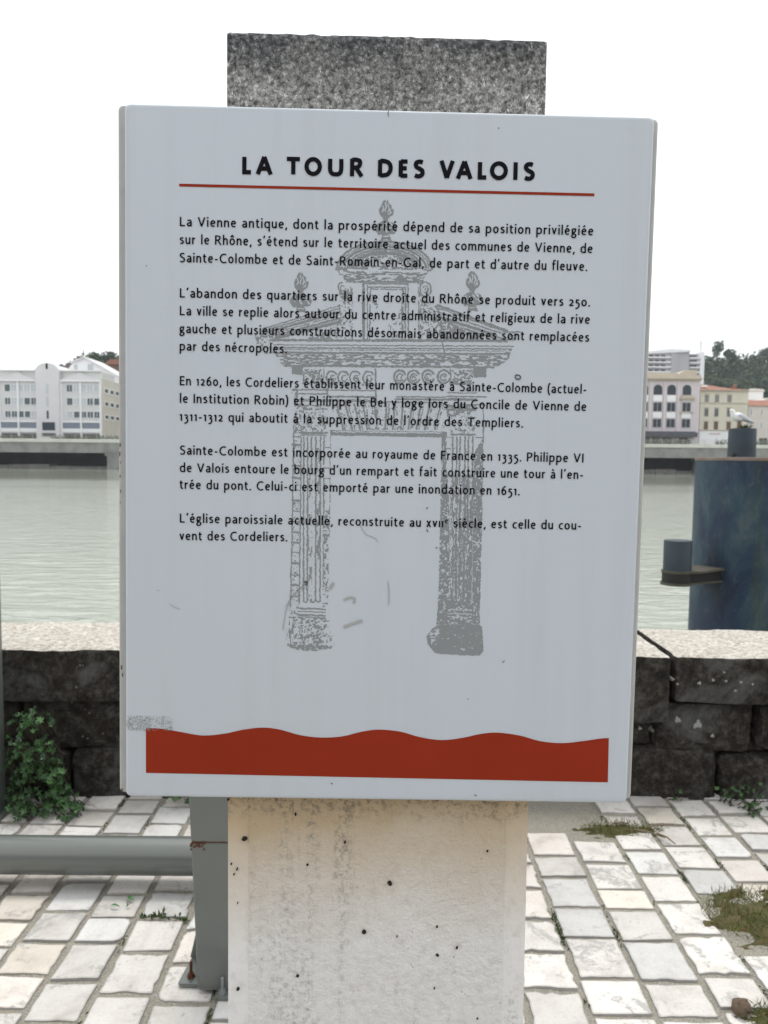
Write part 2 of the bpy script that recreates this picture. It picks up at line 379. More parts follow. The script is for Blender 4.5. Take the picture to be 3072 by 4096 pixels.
# ---- hill with woods
def hill_h(x):
    pts = [(-900, 20), (-260, 26), (-222, 44), (-203, 51), (-180, 58), (-60, 74), (80, 72), (170, 58), (230, 60), (262, 63), (330, 66), (420, 70), (900, 60)]
    return float(np.interp(x, [p[0] for p in pts], [p[1] for p in pts]))
def hill_z(x, y):
    k_ = min(max((y-290)/(520-290), 0), 1); k_ = k_*k_*(3-2*k_)
    return 4.4+(hill_h(x)-4.4)*k_+3*mnoise.noise(Vector((x*.02, y*.02, 1)))*k_
m_hill = mat('hill_soil', (.055, .07, .04), 1, .4, .05)
mb = MB(); nx, ny = 70, 24
mb.add([(-900+1900*i/nx, 285+500*j/ny, hill_z(-900+1900*i/nx, 285+500*j/ny)) for j in range(ny+1) for i in range(nx+1)],
       [(j*(nx+1)+i, j*(nx+1)+i+1, (j+1)*(nx+1)+i+1, (j+1)*(nx+1)+i) for j in range(ny) for i in range(nx)])
tag(mb.build('hill', m_hill, smooth=True), kind='structure')
m_leaf = mat('foliage', (.085, .115, .07), .8, .45, .15, col2=(.055, .075, .045), tone=True, spec=.25)
m_bark = mat('bark', (.09, .075, .06), .95, .4, 4)
def crown(mb, c, rx, rz, n, size, tone, r_=rng):
    """leaf clumps through an uneven crown volume"""
    lobes = [(Vector((r_.uniform(-.55, .55), r_.uniform(-.55, .55), r_.uniform(-.5, .5))), r_.uniform(.38, .6)) for _ in range(8)]
    for _ in range(n):
        lc, lr = r_.choice(lobes); d = Vector((r_.gauss(0, 1), r_.gauss(0, 1), r_.gauss(0, 1))).normalized()*lr*r_.uniform(.55, 1)
        p = lc+d; p = Vector((c[0]+p.x*rx, c[1]+p.y*rx, c[2]+p.z*rz))
        tt = r_.uniform(.7, 1.3); tn = tuple(tt*q_ for q_ in tone)
        dd = Vector((r_.gauss(0, 1), r_.gauss(0, 1), r_.gauss(0, .6))).normalized(); nn = Vector((r_.gauss(0, 1), r_.gauss(0, 1), r_.gauss(.6, 1))).normalized()
        mb.leaf(p-dd*size*.5, dd, nn, size*r_.uniform(.7, 1.4), size*r_.uniform(.6, 1.1), 0, tn)
mb = MB()
for i in range(1500):
    x = rng.uniform(-235, 400); y = 300+235*rng.random()**.8
    if abs(x) < 150 and rng.random() < .35: continue
    r_ = rng.uniform(4, 7.5); z = hill_z(x, y); tn = rng.choice([(1, 1, 1), (.8, .85, .9), (1.25, 1.2, .9), (.7, .8, .75), (1.1, 1.0, .9)])
    if (x+205) < 0 and z+r_ > 52: continue
    crown(mb, (x, y, z+r_*.75), r_, r_*1.05, 95, r_*.27, tn)
tag(mb.build('far_woods', m_leaf), 'dense green woods covering the hillside beyond the town', 'woods', kind='stuff')
def tree(name, label, base, h, rx, n, size, tone=(1, 1, 1), lean=0, group=None, trunk=.35, top=.42):
    o = empty(name, base, label, 'tree', group)
    x, y, z = base; tr = MB()
    tr.tube([(x, y, z-.5), (x+lean*.3, y, z+h*.35), (x+lean, y, z+h*.8)], [trunk, trunk*.75, trunk*.25], 8)
    for i in range(5):
        a_ = rng.uniform(0, 6.28); z0 = z+h*rng.uniform(.35, .6)
        tr.tube([(x+lean*.4, y, z0), (x+lean*.6+math.cos(a_)*rx*.4, y+math.sin(a_)*rx*.4, z0+h*.15), (x+lean+math.cos(a_)*rx*.75, y+math.sin(a_)*rx*.75, z0+h*.24)], [trunk*.4, trunk*.25, .03], 6)
    tr.build('trunk', m_bark, o)
    cr = MB(); crown(cr, (x+lean, y, z+h*(1-top)), rx, h*top, n, size, tone); cr.build('crown', m_leaf, o)
    return o
HOR = 1833.0
def far(px, py, Y):
    s_ = Y/FPX; return ((px-1536)*s_, 1.5+(HOR+(px-1536)*.0087-py)*s_)

def tree_px(label, px, ytop, ybase, Y, halfw, n, sz, tone=(1, 1, 1), top=.42, group=None):
    x, z1 = far(px, ytop, Y); _, z0 = far(px, ybase, Y)
    return tree('tree', label, (x, Y, z0), z1-z0, halfw*Y/FPX, n, sz, tone, 0, group, .3, top)
tree_px('tall ragged tree rising above the wooded skyline on the right', 2850, 1366, 1480, 470, 28, 520, 1.1, (.85, .95, .9), .35)
tree_px('round tree on the ridge right of the tallest ragged tree', 2905, 1398, 1470, 470, 30, 620, 1.2, (1.1, 1.1, .9))
tree_px('broad tree on the hill top at the right edge', 3050, 1392, 1480, 480, 42, 900, 1.2, (.8, .9, .9))
tree_px('round dark tree among small houses on the right', 3042, 1566, 1640, 232, 17, 500, .5, (.75, .9, .85), .45)
tree_px('green tree top behind the brown chimney on the left', 385, 1408, 1520, 330, 42, 950, .9, (1.05, 1.1, .9))
tree_px('darker tree top beside the panel on the left hill', 445, 1396, 1520, 340, 40, 950, .9, (.85, .95, .85))

# ---- buildings on the far bank
m_wh = mat('pale_render', (.68, .67, .685), .85, .08, .2); m_lt = mat('white_trim', (.86, .86, .86), .8, .06, .3)
m_side = mat('cream_side', (.60, .57, .50), .85, .1, .2); m_glass = flat('window_glass', (.085, .11, .125), .15, .35)
m_gblind = flat('pale_blind', (.50, .53, .56), .4); m_blue = mat('grey_blue_panels', (.20, .235, .29), .5, .15, 1)
m_void = flat('dark_opening', (.02, .02, .02), .9); m_pink = mat('pink_render', (.64, .575, .595), .85, .1, .3)
m_cream = mat('cream_render', (.66, .62, .51), .85, .12, .3); m_beige = mat('beige_stone', (.56, .49, .40), .85, .2, .3)
m_tile = mat('terracotta_tiles', (.36, .16, .11), .85, .35, .5, .5, 3); m_brick = mat('brown_brick', (.20, .12, .10), .9, .3, 2)
m_win = flat('dark_window', (.03, .042, .055), .2, .25); m_shut = mat('grey_shutters', (.26, .26, .24), .7, .2, 3)
m_brown = mat('brown_shutters', (.17, .11, .08), .7, .2, 3); m_tower = mat('tower_grey', (.47, .46, .48), .85, .15, .2)
m_red = flat('red_letters', (.42, .12, .10), .6); m_paleb = mat('pale_house', (.68, .63, .57), .85, .12, .3)

class FB:
    """building seen square-on: boxes given as picture rectangles on its facade plane at depth Y"""
    def __init__(s, name, label, Y, x0, x1, ybase, cat='building'):
        s.Y = Y; s.k = Y/FPX; s.xc = (x0+x1)/2; X, Z = s.p((x0+x1)/2, ybase)
        s.o = empty(name, (X, Y, Z), label, cat)
    def p(s, x, y): return ((x-1536)*s.k, 1.5+(HOR+(s.xc-1536)*.0087-y)*s.k)
    def bx(s, m_, x0, x1, y0, y1, f=0.0, b=.3, mi=0):
        X0, Z1 = s.p(x0, y0); X1, Z0 = s.p(x1, y1); m_.box(X0, X1, s.Y-f, s.Y+b, Z0, Z1, mi)
    def poly(s, m_, pts, f=0.0, b=.3, mi=0): m_.prism([s.p(*q_) for q_ in pts], s.Y-f, s.Y+b, mi)
    def part(s, name, mats, fn, parent=None):
        m_ = MB(); fn(m_); return m_.build(name, mats, parent or s.o)
    def window(s, x0, x1, y0, y1, frame=m_lt, glass=m_glass, mul=1, name='window', sub=True, t=1.6):
        def fr(m_):
            s.bx(m_, x0, x1, y0, y0+t, .10); s.bx(m_, x0, x1, y1-t, y1, .13)
            s.bx(m_, x0, x0+t, y0+t, y1-t, .10); s.bx(m_, x1-t, x1, y0+t, y1-t, .10)
            for i in range(1, mul+1):
                xm = x0+(x1-x0)*i/(mul+1); s.bx(m_, xm-t*.4, xm+t*.4, y0+t, y1-t, .08)
        wn = s.part(name, frame, fr)
        s.part('pane', glass, lambda m_: s.bx(m_, x0+t*.5, x1-t*.5, y0+t*.5, y1-t*.5, .03), wn)

# left office block -------------------------------------------------
B = FB('office_building', 'white four storey office block with arched stair tower and glazed gables', 196, -190, 411, 1775)
def body(m_):
    B.bx(m_, -190, 408, 1520, 1734, 0, 30)
    B.bx(m_, -190, 408, 1752, 1800, -8, 30)
B.part('wall', m_wh, body)
B.part('garage_opening', m_void, lambda m_: B.bx(m_, -186, 406, 1734, 1752, -1.0, 29))
B.part('side_wall', m_side, lambda m_: (lambda x: m_.box(x, x+.35, 196.2, 226, 4.6, B.p(0, 1515)[1]))(B.p(408, 0)[0]))
arc = [(158, 1800), (158, 1492)]+[(204-46*math.cos(a_), 1492-34*math.sin(a_)) for a_ in [i*math.pi/14 for i in range(1, 14)]]+[(250, 1492), (250, 1800)]
B.part('stair_tower', m_wh, lambda m_: B.poly(m_, arc[::-1], 1.2, 8))
for y0, y1, g in ((1460, 1482, m_void), (1540, 1578, m_gblind), (1590, 1628, m_gblind), (1645, 1676, m_win)):
    sl = B.part('slit_window', g, lambda m_: B.bx(m_, 200, 208, y0, y1, 1.26, -1.0))
B.part('entrance', m_win, lambda m_: B.bx(m_, 182, 232, 1690, 1722, 1.27, -1.0))
B.part('entrance_bay', m_void, lambda m_: B.bx(m_, 180, 234, 1733, 1746, 1.27, -1.0))
gl = mat('gable_glass', (.70, .71, .70), .3, .1, .3)
for (xa, xb) in ((-174, -10), (4, 158), (250, 409)):
    xm = (xa+xb)/2
    B.part('gable', m_wh, lambda m_: B.poly(m_, [(xa, 1524), (xm, 1493), (xb, 1524)][::-1], .5, 12))
    B.part('attic_glazing', gl, lambda m_: B.bx(m_, xa, xb, 1488, 1523, -.6, 10))
    B.part('cornice', m_lt, lambda m_: (B.bx(m_, xa, xb, 1484, 1488, .4, 10), B.bx(m_, xa, xb, 1524, 1529, .75, .3)))
    B.part('ledge', m_lt, lambda m_: (B.bx(m_, xa+3, xb-1, 1714, 1729, .25), B.bx(m_, xa+3, xb-1, 1685, 1690, .2)))
    for (pa, pb) in ((xa+2, xm-4), (xm+4, xb-2)):
        B.part('base_panel', m_blue, lambda m_: B.bx(m_, pa, pb, 1690, 1714, .1))
    for xp in (xa, xm-3, xb-5):
        B.part('pilaster', m_lt, lambda m_: B.bx(m_, xp, xp+6, 1529, 1760, .42, .2))
    for yr, (y0, y1) in enumerate(((1540, 1570), (1592, 1622), (1645, 1672))):
        x = xa+22; ww = (xb-xa-24)/5.0
        for i in range(5):
            gg = m_gblind if (yr == 0 and i > 0) or (yr == 1 and i in (1, 2)) or rng.random() < .25 else m_glass
            B.window(x+i*ww, x+(i+1)*ww-1.5, y0, y1, glass=gg, mul=rng.choice([0, 1, 1]))
xw = B.p(408, 0)[0]+.35
for (y0, y1) in ((1550, 1572), (1602, 1624), (1655, 1676)):
    z1, z0 = B.p(0, y0)[1], B.p(0, y1)[1]
    for i in range(7):
        yy = 197.5+i*4.0; m_ = MB(); m_.box(xw, xw+.1, yy, yy+2.6, z0, z1); wn = m_.build('side_window', m_lt, B.o)
        m_ = MB(); m_.box(xw+.08, xw+.12, yy+.25, yy+2.35, z0+.25, z1-.2); m_.build('pane', m_glass, wn)
# gabled house behind
B = FB('gabled_house', 'white gabled building with brown chimneys behind the office block', 236, 280, 520, 1700)
gp = [(284, 1700), (284, 1476), (302, 1456), (348, 1438), (520, 1532), (520, 1700)]
B.part('wall', m_lt, lambda m_: B.poly(m_, gp[::-1], 0, 14))
rf = B.part('roof', m_wh, lambda m_: (B.poly(m_, [(300, 1452), (348, 1433), (526, 1531), (522, 1536), (348, 1439), (302, 1457)][::-1], .8, 14.5)))
B.part('chimney', m_brick, lambda m_: B.bx(m_, 304, 328, 1427, 1460, -2, 4), rf)
B.part('chimney', m_brick, lambda m_: B.bx(m_, 264, 296, 1464, 1490, -2, 4), rf)
for x0, x1, y0, y1 in ((358, 380, 1462, 1492), (304, 318, 1464, 1484)): B.window(x0, x1, y0, y1, m_wh, m_gblind, 0)
B = FB('brick_building', 'dark red building rising behind the white gable roof', 262, 430, 560, 1700)
B.part('wall', m_brick, lambda m_: B.bx(m_, 432, 560, 1462, 1700, 0, 12)); B.part('roof', m_tile, lambda m_: B.poly(m_, [(426, 1464), (446, 1444), (540, 1444), (566, 1464)][::-1], .6, 12.6))

# pink building ------------------------------------------------------
B = FB('pink_building', 'pale pink building with arched top windows and dark ground floor awning', 196, 2500, 2786, 1775)
B.part('wall', m_pink, lambda m_: B.bx(m_, 2440, 2785, 1528, 1800, 0, 14))
B.part('cornice', m_beige, lambda m_: (B.bx(m_, 2436, 2789, 1517, 1521, 1.0, 14.2), B.bx(m_, 2438, 2786, 1505, 1517, .5, 14), B.bx(m_, 2438, 2787, 1521, 1528, .35, 13.9)))
B.part('roof_terrace', m_beige, lambda m_: (B.bx(m_, 2500, 2700, 1494, 1505, -1, 10), B.poly(m_, [(2690, 1505), (2732, 1482), (2776, 1482), (2776, 1505)][::-1], -1, 10)))
for i, xc in enumerate((2566, 2618, 2672, 2733)):
    hw = 17
    if i < 1: xc = 2562
    ar = [(xc-hw, 1582), (xc-hw, 1558)]+[(xc-hw*math.cos(a_), 1558-16*math.sin(a_)) for a_ in [j*math.pi/10 for j in range(1, 10)]]+[(xc+hw, 1558), (xc+hw, 1582)]
    B.part('arched_window', m_win, lambda m_: B.poly(m_, ar[::-1], .04, .1))
    for y0, y1 in ((1611, 1649), (1676, 1712)): B.window(xc-hw-1, xc+hw+1, y0, y1, m_tower, m_win, 1, t=2)
    for y0, y1 in ((1584, 1608), (1651, 1673)): B.part('spandrel', m_lt, lambda m_: B.bx(m_, xc-hw-1, xc+hw+1, y0, y1, .12))
    if i < 3: B.part('pilaster', m_pink, lambda m_: B.bx(m_, xc+22, xc+33, 1530, 1726, .3))
B.part('pediment', m_beige, lambda m_: (B.poly(m_, [(2702, 1597), (2714, 1584), (2752, 1584), (2764, 1597)][::-1], .8), B.bx(m_, 2704, 2762, 1598, 1603, .6), B.bx(m_, 2704, 2760, 1648, 1651, .5)))
B.part('awning', mat('dark_awning', (.10, .105, .12), .7, .3, 1), lambda m_: (B.bx(m_, 2440, 2768, 1731, 1748, 2.2, .3), B.bx(m_, 2440, 2764, 1727, 1731, 1.6, .3)))
for xa, xb in ((2560, 2592), (2600, 2632), (2640, 2680), (2706, 2744)): B.window(xa, xb, 1751, 1785, m_beige, m_win, 1, 'shop_window')
# cream building -----------------------------------------------------
B = FB('cream_house', 'cream three storey house with shuttered windows and red tiled roof', 197, 2787, 2978, 1775)
B.part('wall', m_cream, lambda m_: B.bx(m_, 2787, 2977, 1566, 1722, 0, 12))
B.part('shop_front', m_lt, lambda m_: B.bx(m_, 2787, 2977, 1722, 1800, .15, 12))
B.part('string_course', m_beige, lambda m_: (B.bx(m_, 2786, 2978, 1612, 1617, .18), B.bx(m_, 2786, 2978, 1563, 1568, .5), B.bx(m_, 2786, 2978, 1720, 1724, .4)))
def cr_roof(m_):
    Y = 197; pts = [(2783, 1565, Y-.7), (2982, 1563, Y-.7), (2924, 1546, Y+6), (2812, 1530, Y+6)]
    vs = [(*((px-1536)*Y/FPX for px in (p_[0],)), p_[2], B.p(p_[0], p_[1])[1]) for p_ in pts]
    bk = [(vs[0][0], Y+12.7, vs[0][2]), (vs[1][0], Y+12.7, vs[1][2])]
    m_.add(vs+bk, [(0, 1, 2, 3), (1, 5, 2), (5, 4, 3, 2), (4, 0, 3), (0, 4, 5, 1)])
rf = B.part('roof', m_tile, cr_roof)
B.part('chimney', m_tile, lambda m_: (B.bx(m_, 2930, 2947, 1545, 1562, -2.5, 3.5), B.bx(m_, 2935, 2942, 1537, 1545, -2.7, 3.2)), rf)
B.part('roof_window', m_lt, lambda m_: B.bx(m_, 2802, 2826, 1541, 1550, -2.0, 3.4), rf)
for xc in (2813, 2853, 2903, 2945):
    for r_, (y0, y1) in enumerate(((1584, 1611), (1636, 1668), (1689, 1722))):
        if xc == 2945 and r_ < 2: continue
        B.window(xc-8, xc+8, y0, y1, m_shut if r_ < 2 else m_brown, m_win if r_ == 1 else (m_shut if r_ == 0 else m_brown), 1, t=3.2)
        B.part('lintel', m_beige, lambda m_: B.bx(m_, xc-10, xc+10, y0-5, y0-2, .2))
for xa, xb in ((2793, 2820), (2832, 2858), (2885, 2912), (2930, 2960)): B.window(xa, xb, 1750, 1790, m_shut, m_win, 1, 'shop_window')
sg = B.part('shop_sign', m_lt, lambda m_: B.bx(m_, 2822, 2876, 1731, 1741, .25))
B.part('lettering', m_red, lambda m_: [B.bx(m_, 2826+i*4.2, 2826+i*4.2+2.6, 1734, 1738, .29) for i in range(11)], sg)
# right small houses
B = FB('low_house', 'low pale house with brown tiled roof beside the cream house', 198, 2979, 3150, 1775)
B.part('wall', m_paleb, lambda m_: B.bx(m_, 2979, 3150, 1626, 1800, 0, 10))
def lh_roof(m_):
    Y = 198; z0 = B.p(0, 1626)[1]; z1 = B.p(0, 1598)[1]; xa, xb = B.p(2977, 0)[0], B.p(3152, 0)[0]
    m_.add([(xa, Y-.5, z0), (xb, Y-.5, z0), (xb, Y+5, z1), (xa, Y+5, z1), (xa, Y+10.5, z0), (xb, Y+10.5, z0)], [(0, 1, 2, 3), (3, 2, 5, 4), (0, 3, 4), (1, 5, 2), (0, 4, 5, 1)])
B.part('roof', m_tile, lh_roof)
for xc in (2991, 3033, 3075, 3117):
    for y0, y1 in ((1637, 1664), (1690, 1716)): B.window(xc-6, xc+6, y0, y1, m_lt, m_tower, 0)
for xa, xb in ((2988, 3014), (3026, 3060)): B.window(xa, xb, 1752, 1790, m_beige, m_win, 1, 'shop_window')
B = FB('white_house', 'plain white house behind the low tiled roof on the right', 225, 2976, 3030, 1700)
B.part('wall', m_lt, lambda m_: B.bx(m_, 2978, 3036, 1568, 1700, 0, 9)); B.part('roof', m_paleb, lambda m_: B.poly(m_, [(2974, 1569), (2996, 1557), (3034, 1560), (3040, 1569)][::-1], .4, 9.4))
B = FB('yellow_house', 'warm yellow house with flat grey roof at the right edge', 215, 3034, 3140, 1700)
B.part('wall', m_cream, lambda m_: B.bx(m_, 3040, 3140, 1608, 1700, 0, 9)); B.part('roof', m_paleb, lambda m_: B.poly(m_, [(3032, 1609), (3046, 1595), (3140, 1588), (3146, 1609)][::-1], .5, 9.5))
# tower block
B = FB('tower_block', 'grey apartment tower with stacked balconies on the hill behind', 300, 2520, 2796, 1560)
B.part('wall', m_tower, lambda m_: (B.bx(m_, 2500, 2738, 1412, 1600, 0, 16), B.bx(m_, 2664, 2690, 1404, 1600, .5, 6)))
B.part('lift_shaft', m_lt, lambda m_: B.bx(m_, 2780, 2796, 1414, 1600, .5, 5))
B.part('side_wing', m_tower, lambda m_: B.bx(m_, 2738, 2780, 1418, 1600, -2, 14))
B.part('roof_slab', m_lt, lambda m_: B.poly(m_, [(2496, 1422), (2660, 1403), (2740, 1406), (2740, 1413), (2496, 1413+14)][::-1], .8, 16.4))
for yy in (1426, 1445, 1464, 1483):
    B.part('balcony', m_lt, lambda m_: (B.bx(m_, 2500, 2662, yy+8, yy+13, 1.2, .2)))
    B.part('balcony', m_lt, lambda m_: (B.bx(m_, 2740, 2778, yy+8, yy+13, .6, .4)))
    for xa in (2506, 2530, 2554, 2578, 2602, 2626): B.part('window', m_win, lambda m_: B.bx(m_, xa, xa+17, yy, yy+8, .06))
    B.part('window', m_win, lambda m_: B.bx(m_, 2742, 2774, yy-2, yy+8, -1.9, 2.2))
B.part('antenna_mast', m_lt, lambda m_: B.bx(m_, 2785, 2790, 1368, 1414, -1, 2))
# buildings the panel hides, so that the row carries on behind it
for i, (xa, xb, yt, mt, lab) in enumerate(((640, 860, 1560, m_cream, 'ochre town house with dark shutters between plane trees'), (900, 1170, 1530, m_paleb, 'long pale town house with twelve windows'),
                                     (1180, 1420, 1570, m_pink, 'rose town house with a low tiled roof'), (1440, 1760, 1545, m_wh, 'wide grey white town house'), (1790, 2060, 1560, m_cream, 'sand coloured town house with three rows of windows'), (2080, 2420, 1540, m_side, 'wide beige town house next to the pink building'))):
    B = FB('town_house', lab, 197, xa, xb, 1775); B.part('wall', mt, lambda m_: B.bx(m_, xa, xb, yt, 1800, 0, 11))
    def rfn(m_):
        z0 = B.p(0, yt)[1]; x0, x1 = B.p(xa-4, 0)[0], B.p(xb+4, 0)[0]
        m_.add([(x0, 196.4, z0), (x1, 196.4, z0), (x1, 202.5, z0+2.4), (x0, 202.5, z0+2.4), (x0, 208.5, z0), (x1, 208.5, z0)], [(0, 1, 2, 3), (3, 2, 5, 4), (0, 3, 4), (1, 5, 2), (0, 4, 5, 1)])
    B.part('roof', m_tile, rfn)
    x = xa+16
    while x < xb-24:
        for y0 in (yt+22, yt+72, yt+122): B.window(x, x+16, y0, y0+30, m_shut, m_win, 1)
        x += 44

# unseen house added behind the viewer to cut low sky light on front faces
B0 = empty('sky_block_house', (0, -14, 0), 'long pale grey house added unseen behind the viewer to block low sky light', 'building')
mb = MB(); mb.box(-22, 22, -22, -14, -.02, 5.6); mb.build('wall', mat('grey_render', (.34, .35, .37), .9, .2, .3), B0)
mb = MB(); mb.prism([(-22.5, 5.6), (22.5, 5.6), (20, 7.4), (-20, 7.4)], -22.3, -13.6); mb.build('roof', m_tile, B0)
for i in range(10):
    for z in (.9, 3.5):
        mb = MB(); mb.box(-20+i*4.2, -18.7+i*4.2, -14.0, -13.93, z, z+1.5); mb.build('window', m_win, B0)
# ---- promenade: railing, hedge, cars
m_rail = mat('painted_rail', (.45, .47, .43), .6, .1, 2); m_hedge = mat('hedge_leaf', (.085, .11, .055), .85, .4, 1, tone=True)
rl = empty('promenade_railing', (0, 181, 5.3), 'thin pale railing along the far riverside promenade', 'railing')
for z in (5.75, 6.05, 6.35):
    mb = MB(); mb.box(-160, 180, 180.95, 181.02, z, z+.06); mb.build('rail', m_rail, rl)
mb = MB()
for i in range(137): mb.box(-160+i*2.5, -159.93+i*2.5, 180.94, 181.03, 5.4, 6.4)
o = mb.build('balusters', m_rail, rl); o['kind'] = 'stuff'
mb = MB()
for x0, x1 in ((-91, -84), (-79, -62), (62, 72), (78, 92)):
    n = int((x1-x0)*45)
    for _ in range(n):
        d = Vector((rng.gauss(0, 1), rng.gauss(0, 1), rng.gauss(0, 1))).normalized(); tt = rng.uniform(.7, 1.4)
        mb.leaf(Vector((rng.uniform(x0, x1), 182.2+rng.uniform(-.4, .4), 5.0+rng.uniform(0, 1.25+.3*math.sin(x0+_*.01)))), d, d.orthogonal(), .4, .3, 0, (tt, tt, tt))
tag(mb.build('hedge', m_hedge), 'low green planting behind the far promenade railing', 'hedge', kind='stuff')
m_car = [flat('white_car_paint', (.72, .73, .74), .25), flat('silver_car_paint', (.46, .48, .50), .25), flat('dark_car_paint', (.06, .07, .09), .25)]
m_tyre = flat('tyre_rubber', (.02, .02, .02), .8)
def car(px, mi, label):
    x = (px-1536)*187/FPX; z = 4.6; o = empty('parked_car', (x, 187, z), label, 'car', 'cars parked along the far quay')
    b_ = MB(); b_.prism([(x-2.1, z+.3), (x+2.05, z+.3), (x+2.1, z+.75), (x+1.75, z+.9), (x+1.0, z+.95), (x-1.3, z+.95), (x-2.0, z+.88)], 186.15, 187.85); b_.build('body', m_car[mi], o, bevel=.08)
    b_ = MB(); b_.prism([(x-1.35, z+.95), (x+1.0, z+.95), (x+.45, z+1.42), (x-.9, z+1.45)], 186.3, 187.7); b_.build('cabin', m_win, o, bevel=.06)
    b_ = MB(); b_.prism([(x-.92, z+1.44), (x+.46, z+1.41), (x+.4, z+1.48), (x-.85, z+1.51)], 186.28, 187.72); b_.build('roof', m_car[mi], o)
    for wx in (x-1.25, x+1.3):
        for wy in (186.2, 187.6):
            b_ = MB(); b_.tube([(wx, wy, z+.32), (wx, wy+.2, z+.32)], .32, 14); b_.build('wheel', m_tyre, o)
car(72, 1, 'silver car parked before the white office block'); car(2606, 0, 'white car parked before the pink building')
car(2645, 0, 'second white car under the dark awning, nearer the cream house'); car(3020, 0, 'white car parked before the low house right of the bollard')

# ================================================================== MID GROUND: mooring dolphin and gull
m_pile, t, b = nodes('blue_pile_paint'); v = coords(t, (1, 1, .35))
f = noise_(t, 2.0, 7, .68, v, .7); r1 = ramp(t, [(.33, (.006, .010, .030)), (.46, (.012, .028, .065)), (.58, (.028, .06, .085)), (.70, (.075, .10, .115))]); t.links.new(f, r1.inputs[0])
f2 = noise_(t, 1.1, 5, .7, coords(t, (1.6, 1.6, .18)), .3); r2 = ramp(t, [(.52, 0.0), (.62, .85)]); t.links.new(f2, r2.inputs[0])
c1 = mixc(t, mixc(t, .45, r2.outputs[0], (0, 0, 0)), r1.outputs[0], (.035, .046, .022))
f3 = noise_(t, 13, 7, .8, coords(t, (1, 1, .5)), .6); r3 = ramp(t, [(.54, 0.0), (.70, .6)]); t.links.new(f3, r3.inputs[0])
t.links.new(mixc(t, r3.outputs[0], c1, (.10, .125, .135)), b.inputs['Base Color']); b.inputs['Roughness'].default_value = .48
m_boll = mat('bollard_paint', (.034, .05, .064), .55, .4, 3, .2, 20, col2=(.02, .033, .05)); m_rust = mat('rusty_rim', (.22, .13, .10), .9, .5, 5, .4, 30, col2=(.26, .24, .22))
m_blk = mat('black_collar', (.02, .02, .02), .7, .3, 8)
dol = empty('mooring_dolphin', (4.16, 9.35, WATER_Z), 'thick dark blue steel mooring pile standing in the river beyond the wall', 'mooring pile')
pc = (4.35, 9.3)
mb = MB(); mb.lathe([(.60, -3.5), (.575, -1.0), (.56, 1.40), (.555, 1.512)], 64, *pc); mb.build('pile', m_pile, dol, smooth=30)
mb = MB(); mb.lathe([(.556, 1.505), (.566, 1.51), (.566, 1.54), (.56, 1.545), (.30, 1.545)], 64, *pc); mb.build('rim', m_rust, dol, smooth=30)
bx_, by_ = 4.21, 9.1
mb = MB(); mb.lathe([(.165, 1.546), (.158, 1.555), (.155, 1.60), (.153, 1.875), (.149, 1.885), (.03, 1.885)], 40, bx_, by_); mb.build('top_bollard', m_boll, dol, smooth=30)
mb = MB(); mb.lathe([(.155, .10), (.155, .585), (.15, .595), (.03, .595)], 40, 3.365, 8.75); mb.build('side_bollard', m_boll, dol, smooth=30)
mb = MB()
mb.lathe([(.172, .225), (.172, .25), (.156, .252)], 40, 3.365, 8.75, 1); mb.lathe([(.164, .115), (.164, .225), (.10, .226)], 40, 3.365, 8.75, 0)
mb.lathe([(.178, .085), (.178, .113), (.158, .114)], 40, 3.365, 8.75, 1)
mb.slab([(3.36, 8.60), (3.55, 8.585), (4.0, 8.90), (3.95, 9.25), (3.40, 8.92)], .232, .258, 1)
mb.slab([(3.42, 8.64), (3.96, 8.92), (3.93, 9.2), (3.42, 8.9)], .113, .232, 0)
mb.slab([(3.38, 8.61), (3.99, 8.91), (3.94, 9.22), (3.40, 8.9)], .09, .113, 1)
mb.build('collar_bracket', [m_blk, mat('bracket_rust', (.105, .098, .075), .9, .4, 10)], dol, smooth=30)
mb = MB(); mb.tube([(4.02, 8.93, 1.545), (4.05, 8.92, 1.59)], .025, 8); mb.build('lug', m_blk, dol)

# gull: one lofted body, facing left
m_gull = mat('white_feathers', (.84, .84, .85), .8, .05, 30); m_wing = mat('pale_grey_feathers', (.60, .62, .68), .8, .12, 25)
m_beak = flat('dark_red_beak', (.16, .06, .05), .5); m_leg = flat('reddish_leg', (.22, .12, .10), .6)
gx, gy, gz = 4.165, 9.08, 1.885
gull = empty('gull', (gx, gy, gz), 'white gull with pale grey wings standing on the mooring bollard', 'gull')
spine = [(.150, .072, .006, .004), (.125, .082, .022, .008), (.085, .100, .032, .018), (.045, .118, .044, .036), (.0, .128, .052, .050), (-.035, .134, .052, .054), (-.062, .142, .046, .050),
         (-.078, .160, .036, .038), (-.086, .180, .029, .031), (-.094, .198, .028, .029), (-.108, .206, .025, .024), (-.120, .206, .015, .014), (-.128, .205, .004, .004)]
mb = MB(); n = 18; vs = []; fs = []
for i, (sx, sz, ry, rz) in enumerate(spine):
    a0, a1 = spine[max(i-1, 0)], spine[min(i+1, len(spine)-1)]
    tx, tz = a1[0]-a0[0], a1[1]-a0[1]; L_ = math.hypot(tx, tz); nx_, nz_ = tz/L_, -tx/L_
    for k in range(n):
        a_ = k*2*math.pi/n; vs.append((gx+sx+nx_*rz*math.sin(a_), gy+ry*math.cos(a_), gz+sz+nz_*rz*math.sin(a_)))
for i in range(len(spine)-1):
    for k in range(n): fs.append((i*n+k, i*n+(k+1) % n, (i+1)*n+(k+1) % n, (i+1)*n+k))
fs += [tuple(range(n-1, -1, -1)), tuple(range((len(spine)-1)*n, len(spine)*n))]
mb.add(vs, fs); bo = mb.build('body', m_gull, gull, smooth=True)
